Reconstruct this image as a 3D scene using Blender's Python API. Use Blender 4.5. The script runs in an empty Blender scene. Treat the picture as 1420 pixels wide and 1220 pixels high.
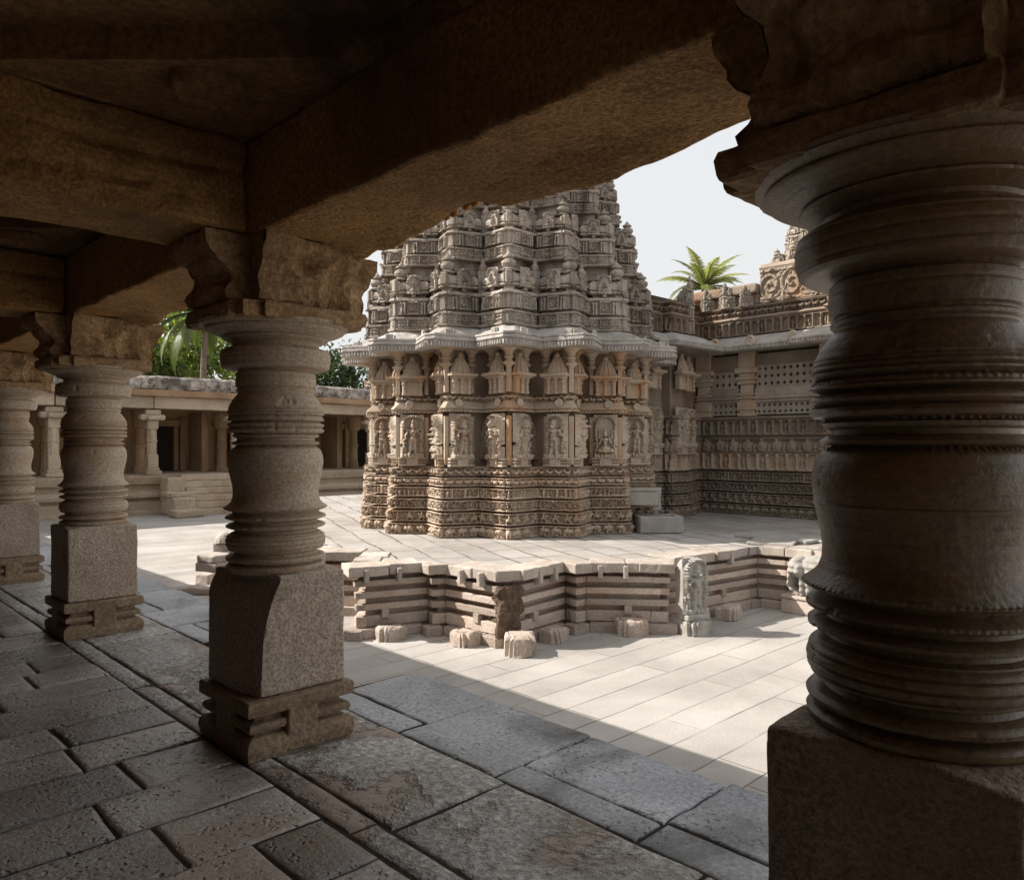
import bpy, math, random
import numpy as np
from mathutils import Vector, Matrix
PI = math.pi
rng = np.random.default_rng(7)
random.seed(7)
SC = bpy.context.scene
COL = SC.collection

# ------------------------------------------------------------------ helpers
def tag(o, label=None, cat=None, group=None, kind=None):
    if label: o['label'] = label
    if cat: o['category'] = cat
    if group: o['group'] = group
    if kind: o['kind'] = kind
    return o

def thing(name, label, cat, loc=(0, 0, 0), rz=0.0, group=None):
    o = bpy.data.objects.new(name, None)
    COL.objects.link(o)
    o.empty_display_size = 0.2
    o.location = loc
    o.rotation_euler = (0, 0, rz)
    return tag(o, label, cat, group)

class MB:
    """collects quads / tris as numpy blocks and links them as one mesh"""
    def __init__(s):
        s.V = []; s.F = []; s.n = 0; s.T = []
    def add(s, V, F, tint=None):
        V = np.asarray(V, float)
        s.V.append(V)
        k = s.n
        s.F.extend([[i + k for i in f] for f in F])
        s.T.append(np.full(len(V), 0.5 if tint is None else tint))
        s.n += len(V)
        return s
    def grid(s, P, closed_u=False, flip=False, tint=None):
        """P (a,b,3) grid of points"""
        a, b, _ = P.shape
        idx = np.arange(a * b).reshape(a, b)
        if closed_u:
            idx = np.vstack([idx, idx[:1]])
        q = np.stack([idx[:-1, :-1], idx[1:, :-1], idx[1:, 1:], idx[:-1, 1:]], -1).reshape(-1, 4)
        if flip: q = q[:, ::-1]
        return s.add(P.reshape(-1, 3), q.tolist(), tint)
    def xform(s, M):
        M = np.array(M)
        s.V = [v @ M[:3, :3].T + M[:3, 3] for v in s.V]
        return s
    def merge(s, o, M=None):
        V = np.vstack(o.V)
        if M is not None:
            M = np.array(M); V = V @ M[:3, :3].T + M[:3, 3]
        k = s.n
        s.V.append(V); s.F.extend([[i + k for i in f] for f in o.F])
        s.T.append(np.concatenate(o.T)); s.n += len(V)
        return s
    def noise(s, amp, scale, seed=0):
        V = np.vstack(s.V); s.V = [V + vnoise3(V, scale, seed) * amp]
        return s
    def mesh(s, name, mat, smooth=False, weld=0.0):
        me = bpy.data.meshes.new(name)
        me.from_pydata(np.vstack(s.V).tolist(), [], s.F)
        at = me.attributes.new('tint', 'FLOAT', 'POINT')
        at.data.foreach_set('value', np.concatenate(s.T).astype(np.float32))
        if weld:
            import bmesh
            bm = bmesh.new(); bm.from_mesh(me)
            bmesh.ops.remove_doubles(bm, verts=bm.verts, dist=weld)
            bm.to_mesh(me); bm.free()
        if smooth:
            me.polygons.foreach_set('use_smooth', [True] * len(me.polygons))
        me.materials.append(mat)
        me.update()
        return me
    def build(s, name, mat, parent=None, smooth=False, loc=None, rz=0, weld=0.0):
        return link(name, s.mesh(name, mat, smooth, weld), parent, loc, rz)

def link(name, me, parent=None, loc=None, rz=0, scale=None, rot=None):
    o = bpy.data.objects.new(name, me)
    COL.objects.link(o)
    if parent is not None: o.parent = parent
    if loc is not None: o.location = loc
    if rot is not None: o.rotation_euler = rot
    elif rz: o.rotation_euler = (0, 0, rz)
    if scale is not None: o.scale = scale if hasattr(scale, '__len__') else (scale,) * 3
    return o

def T3(x, y, z, rz=0, s=1):
    sc = Matrix.Diagonal((s, s, s, 1)) if not hasattr(s, '__len__') else Matrix.Diagonal((s[0], s[1], s[2], 1))
    return Matrix.Translation((x, y, z)) @ Matrix.Rotation(rz, 4, 'Z') @ sc

def _h(ix, iy, iz, seed):
    n = (ix * 374761393 + iy * 668265263 + iz * 2147483647 + seed * 1274126177) & 0xffffffff
    n = ((n ^ (n >> 13)) * 1274126177) & 0xffffffff
    n = n ^ (n >> 16)
    return (n & 0xffff) / 32767.5 - 1.0

def vn1(P, seed=0):
    P = np.asarray(P, float)
    I = np.floor(P).astype(np.int64); f = P - I; f = f * f * (3 - 2 * f)
    r = 0
    for dx in (0, 1):
        for dy in (0, 1):
            for dz in (0, 1):
                w = (f[:, 0] if dx else 1 - f[:, 0]) * (f[:, 1] if dy else 1 - f[:, 1]) * (f[:, 2] if dz else 1 - f[:, 2])
                r = r + w * _h(I[:, 0] + dx, I[:, 1] + dy, I[:, 2] + dz, seed)
    return r

def fbm(P, scale, seed=0, oct=3):
    P = np.asarray(P, float) * scale
    r = 0; a = 1; t = 0
    for k in range(oct):
        r = r + a * vn1(P * 2 ** k + 17.3 * k, seed + k); t += a; a *= 0.5
    return r / t

def vnoise3(V, scale, seed=0):
    return np.stack([fbm(V, scale, seed), fbm(V, scale, seed + 11), fbm(V, scale, seed + 23)], 1)

def rbox(sx, sy, sz, res=0.06, r=0.015, amp=0.0, nsc=6, seed=0, base0=True):
    """rounded, eroded box, centred in x,y; z from 0"""
    mb = MB()
    nx, ny, nz = [max(3, int(round(d / res)) + 1) for d in (sx, sy, sz)]
    def lin(d, n):
        t = np.linspace(-1, 1, n)
        e = max(0.0, 1 - 2 * r / d)
        inner = t * 1.0
        a = np.concatenate([[-1, -1 + (1 - e) * .35], np.linspace(-e, e, max(2, n - 2)), [1 - (1 - e) * .35, 1]])
        return a * d / 2
    X, Y, Z = lin(sx, nx), lin(sy, ny), lin(sz, nz)
    def face(A, B, fn, flip):
        a, b = np.meshgrid(A, B, indexing='ij')
        mb.grid(np.stack(fn(a, b), -1), flip=flip)
    o = lambda a, v: np.full_like(a, v)
    face(X, Y, lambda a, b: (a, b, o(a, sz / 2)), False)
    face(X, Y, lambda a, b: (a, b, o(a, -sz / 2)), True)
    face(X, Z, lambda a, b: (a, o(a, -sy / 2), b), False)
    face(X, Z, lambda a, b: (a, o(a, sy / 2), b), True)
    face(Y, Z, lambda a, b: (o(a, sx / 2), a, b), False)
    face(Y, Z, lambda a, b: (o(a, -sx / 2), a, b), True)
    V = np.vstack(mb.V)
    h = np.array([sx, sy, sz]) / 2 - r
    q = np.clip(V, -h, h)
    d = V - q
    L = np.linalg.norm(d, axis=1, keepdims=True)
    V = np.where(L > 1e-9, q + d / np.maximum(L, 1e-9) * r, V)
    V[:, 2] += sz / 2
    if amp:
        V = V + vnoise3(V + seed * 7.7, nsc, seed) * amp
    mb.V = [V]
    return mb

def box(x0, x1, y0, y1, z0, z1, res=0.15, r=0.012, amp=0.006, nsc=5, seed=0):
    return rbox(x1 - x0, y1 - y0, z1 - z0, res, r, amp, nsc, seed).xform(Matrix.Translation(((x0 + x1) / 2, (y0 + y1) / 2, z0)))

def lathe(prof, seg=48, closed=True):
    p = np.array(prof, float)
    t = np.linspace(0, 2 * PI, seg, endpoint=False)
    P = np.stack([np.outer(np.cos(t), p[:, 1]), np.outer(np.sin(t), p[:, 1]), np.tile(p[:, 0], (seg, 1))], -1)
    return MB().grid(P, closed_u=True)

def tube(pts, rad, seg=8):
    pts = [Vector(p) for p in pts]
    n = len(pts); rows = []
    for i, p in enumerate(pts):
        d = (pts[min(i + 1, n - 1)] - pts[max(i - 1, 0)]).normalized()
        a = d.cross(Vector((0, 0, 1)) if abs(d.z) < .9 else Vector((1, 0, 0))).normalized(); b = d.cross(a)
        r = rad[i] if hasattr(rad, '__len__') else rad
        rows.append([tuple(p + (a * math.cos(t) + b * math.sin(t)) * r) for t in np.linspace(0, 2 * PI, seg, endpoint=False)])
    P = np.array(rows).transpose(1, 0, 2)
    return MB().grid(P, closed_u=True, flip=True)

# ---------------------------------------------------------------- polylines and carved bands
def offset_poly(p, d, closed):
    p = np.asarray(p, float); n = len(p)
    e = np.roll(p, -1, 0) - p
    nn = np.stack([e[:, 1], -e[:, 0]], 1)
    nn /= np.maximum(np.linalg.norm(nn, axis=1, keepdims=True), 1e-9)
    n1 = np.roll(nn, 1, 0)
    m = nn + n1
    den = 1 + (nn * n1).sum(1, keepdims=True)
    m = m / np.maximum(den, .35)
    if not closed:
        m[0] = nn[0]; m[-1] = n1[-1]
    return p + m * d

def sweep(p, prof, closed=False, step=0.08, amp=0.0, nsc=6, seed=0, mb=None, tint=None):
    """sweep a vertical profile [(offset, z)...] along a plan polyline"""
    p = np.asarray(p, float)
    k = len(p) if closed else len(p) - 1
    L = [np.linalg.norm(p[(i + 1) % len(p)] - p[i]) for i in range(k)]
    ts = [np.linspace(0, 1, max(2, int(l / step) + 1)) for l in L]
    mb = mb or MB()
    offs = [(offset_poly(p, o, closed), z) for o, z in prof]
    for i in range(k):
        P = np.zeros((len(ts[i]), len(prof), 3))
        for j, (q, z) in enumerate(offs):
            a, b = q[i], q[(i + 1) % len(q)]
            P[:, j, :2] = a + (b - a) * ts[i][:, None]
            P[:, j, 2] = z
        if amp:
            F = P.reshape(-1, 3)
            P = (F + vnoise3(F, nsc, seed) * amp).reshape(P.shape)
        mb.grid(P, tint=tint)
    return mb

def loft(rows, step=.08, amp=0.0, nsc=6, seed=0, mb=None):
    """rows: [(polyline, z)...] with equal corner counts"""
    mb = mb or MB(); n = len(rows[0][0])
    for i in range(n - 1):
        L = np.linalg.norm(rows[0][0][i + 1] - rows[0][0][i]); t = np.linspace(0, 1, max(2, int(L / step) + 1))[:, None]
        P = np.zeros((len(t), len(rows), 3))
        for j, (q, z) in enumerate(rows):
            P[:, j, :2] = q[i] + (q[i + 1] - q[i]) * t; P[:, j, 2] = z
        if amp:
            F = P.reshape(-1, 3); P = (F + vnoise3(F, nsc, seed) * amp).reshape(P.shape)
        mb.grid(P)
    return mb

def band(p, z0, z1, hf, closed=False, step=0.014, off=0.0, inset=0.06, mb=None, nz=None, segs=None):
    """carved band: heightfield hf(i, U, V, L, H) displaced outwards on each facet"""
    p = np.asarray(p, float); q = offset_poly(p, off, closed); ins = offset_poly(p, off - inset, closed)
    k = len(p) if closed else len(p) - 1
    mb = mb or MB()
    H = z1 - z0
    nz = nz or max(4, int(H / step) + 1)
    for i in range(k):
        if segs is not None and i not in segs: continue
        a, b = q[i], q[(i + 1) % len(q)]
        L = np.linalg.norm(b - a); d = (b - a) / L; n = np.array([d[1], -d[0]])
        nu = max(3, int(L / step) + 1)
        u = np.linspace(0, L, nu); v = np.linspace(0, H, nz)
        U, V = np.meshgrid(u, v, indexing='ij')
        h = hf(i, U, V, L, H)
        e = np.minimum(np.minimum(U, L - U) / .015, 1)
        h = h * e
        P = np.zeros((nu, nz + 2, 3))
        P[:, 1:-1, :2] = a + U[..., None] * d + h[..., None] * n
        P[:, 1:-1, 2] = z0 + V
        ia, ib = ins[i], ins[(i + 1) % len(q)]
        lg = ia + (ib - ia) * (u / L)[:, None]
        P[:, 0, :2] = lg; P[:, 0, 2] = z0
        P[:, -1, :2] = lg; P[:, -1, 2] = z1
        mb.grid(P)
    return mb

# ---------------------------------------------------------------- relief heightfields
def ell(X, Y, cx, cy, rx, ry, h, rot=0.0):
    x, y = X - cx, Y - cy
    if rot:
        c, s = math.cos(rot), math.sin(rot); x, y = x * c + y * s, -x * s + y * c
    return h * np.clip(1 - (x / rx) ** 2 - (y / ry) ** 2, 0, 1) ** .33

def cap(X, Y, x0, y0, x1, y1, r0, r1, h):
    dx, dy = x1 - x0, y1 - y0
    t = np.clip(((X - x0) * dx + (Y - y0) * dy) / (dx * dx + dy * dy + 1e-12), 0, 1)
    r = r0 + (r1 - r0) * t
    d2 = ((X - x0 - t * dx) ** 2 + (Y - y0 - t * dy) ** 2) / r ** 2
    return h * np.clip(1 - d2, 0, 1) ** .33

def mx(*a):
    r = a[0]
    for b in a[1:]: r = np.maximum(r, b)
    return r

def fig_hf(X, Y, cx, b, H, h, R, arms=4, seated=False):
    """standing / seated carved figure"""
    sw = R.uniform(-.03, .03) * H
    r = np.zeros_like(X)
    y = lambda t: b + t * H
    if seated:
        r = mx(r, cap(X, Y, cx - .24 * H, y(.12), cx + .24 * H, y(.12), .09 * H, .09 * H, h * .9))
        r = mx(r, ell(X, Y, cx, y(.2), .2 * H, .1 * H, h)); t0 = .18
    else:
        for s in (-1, 1):
            r = mx(r, cap(X, Y, cx + s * .075 * H, y(.02), cx + s * .06 * H + sw, y(.42), .045 * H, .068 * H, h * .8))
            r = mx(r, ell(X, Y, cx + s * .09 * H, y(.02), .06 * H, .03 * H, h * .8))
        r = mx(r, cap(X, Y, cx, y(.1), cx + sw, y(.4), .03 * H, .05 * H, h * .55)); t0 = .4
    k = (1 - t0) / .6
    yy = lambda t: b + (t0 + (t - .4) * k) * H
    r = mx(r, ell(X, Y, cx + sw, yy(.46), .125 * H, .07 * H, h))
    r = mx(r, ell(X, Y, cx + sw * .5, yy(.57), .09 * H, .12 * H, h * .95))
    r = mx(r, ell(X, Y, cx, yy(.66), .13 * H, .085 * H, h * 1.05))
    r = mx(r, ell(X, Y, cx, yy(.80), .068 * H, .085 * H, h * 1.15))
    r = mx(r, cap(X, Y, cx, yy(.85), cx, yy(.97), .066 * H, .03 * H, h * .95))
    for s in (-1, 1):
        r = mx(r, ell(X, Y, cx + s * .075 * H, yy(.79), .022 * H, .045 * H, h * .8))
        ex, ey = cx + s * R.uniform(.2, .25) * H, yy(R.uniform(.52, .58))
        r = mx(r, cap(X, Y, cx + s * .13 * H, yy(.69), ex, ey, .04 * H, .034 * H, h * .8))
        hx, hy = cx + s * R.uniform(.12, .26) * H, yy(R.uniform(.42, .66))
        r = mx(r, cap(X, Y, ex, ey, hx, hy, .034 * H, .026 * H, h * .85))
        r = mx(r, ell(X, Y, hx, hy, .045 * H, .05 * H, h * .8))
        if arms > 2:
            r = mx(r, cap(X, Y, cx + s * .13 * H, yy(.69), cx + s * .25 * H, yy(.72), .036 * H, .03 * H, h * .6))
            r = mx(r, cap(X, Y, cx + s * .25 * H, yy(.72), cx + s * .25 * H, yy(.86), .03 * H, .024 * H, h * .65))
            r = mx(r, ell(X, Y, cx + s * .25 * H, yy(.91), .055 * H, .06 * H, h * .6))
    return r

def elephant_hf(X, Y, cx, b, H, h, f=1):
    x = (X - cx) * f; W = H
    z = np.zeros_like(X)
    r = mx(ell(x, Y - b, -.05 * W, .62 * H, .42 * W, .33 * H, h), ell(x, Y - b, .38 * W, .66 * H, .21 * W, .25 * H, h * 1.1))
    r = mx(r, ell(x, Y - b, .27 * W, .6 * H, .12 * W, .2 * H, h * 1.3))
    for lx in (-.36, -.17, .1, .25):
        r = mx(r, cap(x, Y - b, lx * W, .06 * H, lx * W, .45 * H, .085 * W, .1 * W, h * .8))
    r = mx(r, cap(x, Y - b, .52 * W, .6 * H, .56 * W, .22 * H, .09 * W, .05 * W, h * .85))
    r = mx(r, cap(x, Y - b, .56 * W, .22 * H, .46 * W, .12 * H, .05 * W, .04 * W, h * .8))
    r = mx(r, cap(x, Y - b, -.47 * W, .7 * H, -.5 * W, .3 * H, .03 * W, .025 * W, h * .5))
    r = mx(r, ell(x, Y - b, -.02 * W, .97 * H, .07 * W, .1 * H, h * .6))
    return r

def horse_hf(X, Y, cx, b, H, h, f=1):
    x = (X - cx) * f; y = Y - b; W = H
    r = mx(ell(x, y, -.05 * W, .45 * H, .34 * W, .16 * H, h), cap(x, y, .2 * W, .5 * H, .36 * W, .78 * H, .12 * W, .08 * W, h))
    r = mx(r, cap(x, y, .36 * W, .78 * H, .5 * W, .66 * H, .075 * W, .05 * W, h))
    for x0, x1 in ((-.28, -.42), (-.24, -.2), (.15, .32), (.2, .45)):
        r = mx(r, cap(x, y, x0 * W, .38 * H, x1 * W, .05 * H, .07 * W, .04 * W, h * .8))
    r = mx(r, cap(x, y, 0, .55 * H, .02 * W, .8 * H, .1 * W, .1 * W, h * 1.1), ell(x, y, .03 * W, .92 * H, .075 * W, .085 * H, h))
    r = mx(r, cap(x, y, .05 * W, .75 * H, .25 * W, .7 * H, .04 * W, .035 * W, h * .9))
    r = mx(r, cap(x, y, -.36 * W, .5 * H, -.52 * W, .3 * H, .04 * W, .05 * W, h * .6))
    return r

def scroll_hf(U, V, L, H, h, w=None):
    w = w or H * 1.15
    n = max(1, round(L / w)); w = L / n
    k = np.floor(U / w); x = U - (k + .5) * w; y = V - H * .5
    fl = np.where(k % 2 == 0, 1, -1); y = y * fl
    a = np.arctan2(y, x); r = np.hypot(x, y) / (H * .46)
    s = np.cos(2 * PI * (r * 1.9) - a)
    r1 = np.clip(s * 1.6, 0, 1) * np.clip((1.02 - r) * 6, 0, 1)
    lobes = np.clip(np.cos(7 * a + 9 * r), 0, 1) * np.clip((r - .75) * 5, 0, 1) * np.clip((1.25 - r) * 5, 0, 1)
    st = np.exp(-((y - H * .36 * np.cos(PI * x / w * 2 + PI)) / (H * .06)) ** 2)
    return h * np.maximum(np.maximum(r1, lobes * .8), st * .6)

def frame(U, V, L, H, h, e=0.02, ev=None):
    ev = ev or H * .09
    return np.where((V < ev) | (V > H - ev), h, 0.0)

def erode(h, U, V, seed, amp=0.25):
    P = np.stack([U.ravel() * 22 + seed * 3.1, V.ravel() * 22, np.full(U.size, seed * 1.7)], 1)
    n = vn1(P, seed).reshape(U.shape)
    return h * (1 + amp * n)

def frieze_fn(kind, seed):
    def hf(i, U, V, L, H):
        R = random.Random(seed * 100 + i)
        h = frame(U, V, L, H, .03)
        if kind == 'elephant':
            w = H * 1.15; n = max(1, int(L / w)); w = L / n
            for k in range(n):
                if R.random() < .1: continue
                h = mx(h, elephant_hf(U, V, (k + .5) * w, H * .02, H * .88, .055, 1 if i % 2 else -1))
        elif kind == 'horse':
            w = H * 1.0; n = max(1, int(L / w)); w = L / n
            for k in range(n):
                g = R.choice((0, 0, 0, 1))
                c = (k + .5) * w
                h = mx(h, fig_hf(U, V, c, H * .05, H * .88, .04, R, 2) if g else horse_hf(U, V, c, H * .05, H * .88, .045, 1 if i % 2 else -1))
        elif kind == 'scroll':
            h = mx(h, scroll_hf(U, V, L, H, .035))
        elif kind == 'figures':
            w = H * .46; n = max(1, int(L / w)); w = L / n
            for k in range(n):
                g = R.random()
                if g < .12: h = mx(h, np.where(np.abs(U - (k + .5) * w) < w * .22, .035, 0) * (V < H))
                elif g < .3: h = mx(h, scroll_hf(U, V, L, H, .035) * (np.abs(U - (k + .5) * w) < w * .5))
                else: h = mx(h, fig_hf(U, V, (k + .5) * w, H * .06, H * R.uniform(.7, .86), .042, R, 2, R.random() < .25))
        elif kind == 'makara':
            w = H * 1.1; n = max(1, int(L / w)); w = L / n; f = 1 if i % 2 else -1
            for k in range(n):
                c = (k + .5) * w; x = (U - c) * f
                h = mx(h, ell(x, V, -.05 * w, H * .5, .36 * w, H * .25, .04), ell(x, V, .3 * w, H * .58, .17 * w, H * .22, .045),
                       cap(x, V, .4 * w, H * .6, .46 * w, H * .85, .05 * w, .03 * w, .035), cap(x, V, -.3 * w, H * .55, -.42 * w, H * .85, .12 * w, .03 * w, .035),
                       cap(x, V, .1 * w, H * .4, .12 * w, H * .1, .06 * w, .04 * w, .035), cap(x, V, -.2 * w, H * .4, -.22 * w, H * .1, .06 * w, .04 * w, .035))
        elif kind == 'bird':
            w = H * 1.25; n = max(1, int(L / w)); w = L / n; f = 1 if i % 2 else -1
            for k in range(n):
                c = (k + .5) * w; x = (U - c) * f
                h = mx(h, ell(x, V, 0, H * .45, .24 * w, H * .22, .04), cap(x, V, .2 * w, H * .5, .28 * w, H * .8, .07 * w, .05 * w, .035),
                       ell(x, V, .3 * w, H * .82, .09 * w, H * .09, .04), cap(x, V, -.18 * w, H * .5, -.38 * w, H * .78, .1 * w, .12 * w, .03),
                       cap(x, V, .02 * w, H * .3, .04 * w, H * .08, .03 * w, .03 * w, .03))
        elif kind == 'tooth':
            h = .035 * (np.cos(U / .07 * 2 * PI) > -.1) * (V < H * .7) + .035 * (V > H * .8)
        elif kind == 'domes':
            w = H * 1.3; n = max(1, int(L / w)); w = L / n
            for k in range(n):
                c = (k + .5) * w
                h = mx(h, ell(U, V, c, H * .35, w * .34, H * .5, .06), ell(U, V, c + w * .5, H * .3, w * .13, H * .3, .035), ell(U, V, c, H * .87, w * .08, H * .12, .05))
        elif kind == 'columns':
            w = H * .62; n = max(1, int(L / w)); w = L / n
            for k in range(n):
                c = (k + .5) * w
                h = mx(h, cap(U, V, c, H * .1, c, H * .85, w * .12, w * .09, .05), ell(U, V, c, H * .82, w * .2, H * .08, .055), ell(U, V, c, H * .12, w * .18, H * .1, .05))
                if k % 2 == 0: h = mx(h, fig_hf(U, V, c + w * .5, H * .12, H * .62, .035, R, 2))
        if kind not in ('tooth',): h = h * 1.6 - .045 * (h < .012)
        return erode(h, U, V, seed + i)
    return hf

def deity_mesh(seed, w=.56, H=.88, depth=.11, seated=False, res=.0105, arms=4, attend=True):
    R = random.Random(seed)
    nu, nv = int(w / res) + 1, int(H / res) + 1
    U, V = np.meshgrid(np.linspace(-w / 2, w / 2, nu), np.linspace(0, H, nv), indexing='ij')
    hw = w / 2
    # arched outline
    cy = H - hw * .95
    inside = np.where(V < cy, np.abs(U) < hw * .98, np.hypot(U, (V - cy) / .98) < hw * .97)
    rr = np.hypot(U, (V - cy)); ph = np.arctan2(V - cy, U)
    h = np.where(inside, .035, 0.0)
    nl = R.choice((13, 15, 17))
    arch = np.clip(1 - np.abs(rr - hw * .8) / (hw * .2), 0, 1) ** .5 * (.7 + .3 * np.cos(nl * ph * 2)) * (V > cy - H * .06)
    h = mx(h, depth * .95 * arch * inside)
    curl = np.clip(np.cos(rr * 150 + 5 * ph), 0, 1) * (rr > hw * .62) * (V > cy) * inside
    h = h + .012 * curl
    if attend:
        for s in (-1, 1):
            h = mx(h, fig_hf(U, V, s * hw * .72, H * .08, H * R.uniform(.3, .4), depth * .75, R, 2))
            h = mx(h, cap(U, V, s * hw * .78, H * .4, s * hw * .8, cy, .035, .03, depth * .6 * (.8 + .2)))
    fh = (H * .62 if seated else H * .8) * R.uniform(.95, 1.02)
    h = mx(h, fig_hf(U, V, 0, H * .09, fh, depth * 1.15, R, arms, seated))
    h = mx(h, np.where((V < H * .09) & (np.abs(U) < hw * .92), depth * (.8 + .12 * np.cos(U * 90)), 0))
    P3 = np.stack([U.ravel() * 30, V.ravel() * 30, np.full(U.size, seed * 3.3)], 1)
    h = h * (1 + .22 * vn1(P3, seed).reshape(U.shape))
    P = np.stack([h, U, V], -1)          # +x is outwards
    mb = MB().grid(P, flip=False)
    return mb

# ------------------------------------------------------------------ materials
def new_mat(name):
    m = bpy.data.materials.new(name); m.use_nodes = True
    nt = m.node_tree
    for n in list(nt.nodes): nt.nodes.remove(n)
    out = nt.nodes.new('ShaderNodeOutputMaterial'); b = nt.nodes.new('ShaderNodeBsdfPrincipled')
    nt.links.new(b.outputs[0], out.inputs[0])
    return m, nt, b

def N(nt, t, **k):
    n = nt.nodes.new(t)
    for a, v in k.items(): setattr(n, a, v)
    return n

def ramp(nt, src, stops):
    r = N(nt, 'ShaderNodeValToRGB')
    el = r.color_ramp.elements
    while len(el) > 1: el.remove(el[-1])
    el[0].position = stops[0][0]; el[0].color = (*stops[0][1], 1) if len(stops[0][1]) == 3 else stops[0][1]
    for p, c in stops[1:]:
        e = el.new(p); e.color = (*c, 1)
    nt.links.new(src, r.inputs[0])
    return r.outputs[0]

def mixc(nt, fac, a, b, mode='MIX'):
    n = N(nt, 'ShaderNodeMix', data_type='RGBA', blend_type=mode)
    for s, v in ((n.inputs[0], fac), (n.inputs[6], a), (n.inputs[7], b)):
        if hasattr(v, 'links'): nt.links.new(v, s)
        elif isinstance(v, (int, float)): s.default_value = v
        else: s.default_value = (*v, 1)
    return n.outputs[2]

def noise(nt, co, scale, detail=6, rough=.6, dist=0.0):
    n = N(nt, 'ShaderNodeTexNoise'); n.inputs['Scale'].default_value = scale; n.inputs['Detail'].default_value = detail
    n.inputs['Roughness'].default_value = rough; n.inputs['Distortion'].default_value = dist
    nt.links.new(co, n.inputs['Vector'])
    return n.outputs['Fac']

def math_(nt, op, a, b=0.0):
    n = N(nt, 'ShaderNodeMath', operation=op)
    for s, v in ((n.inputs[0], a), (n.inputs[1], b)):
        if hasattr(v, 'links'): nt.links.new(v, s)
        else: s.default_value = v
    return n.outputs[0]

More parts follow.
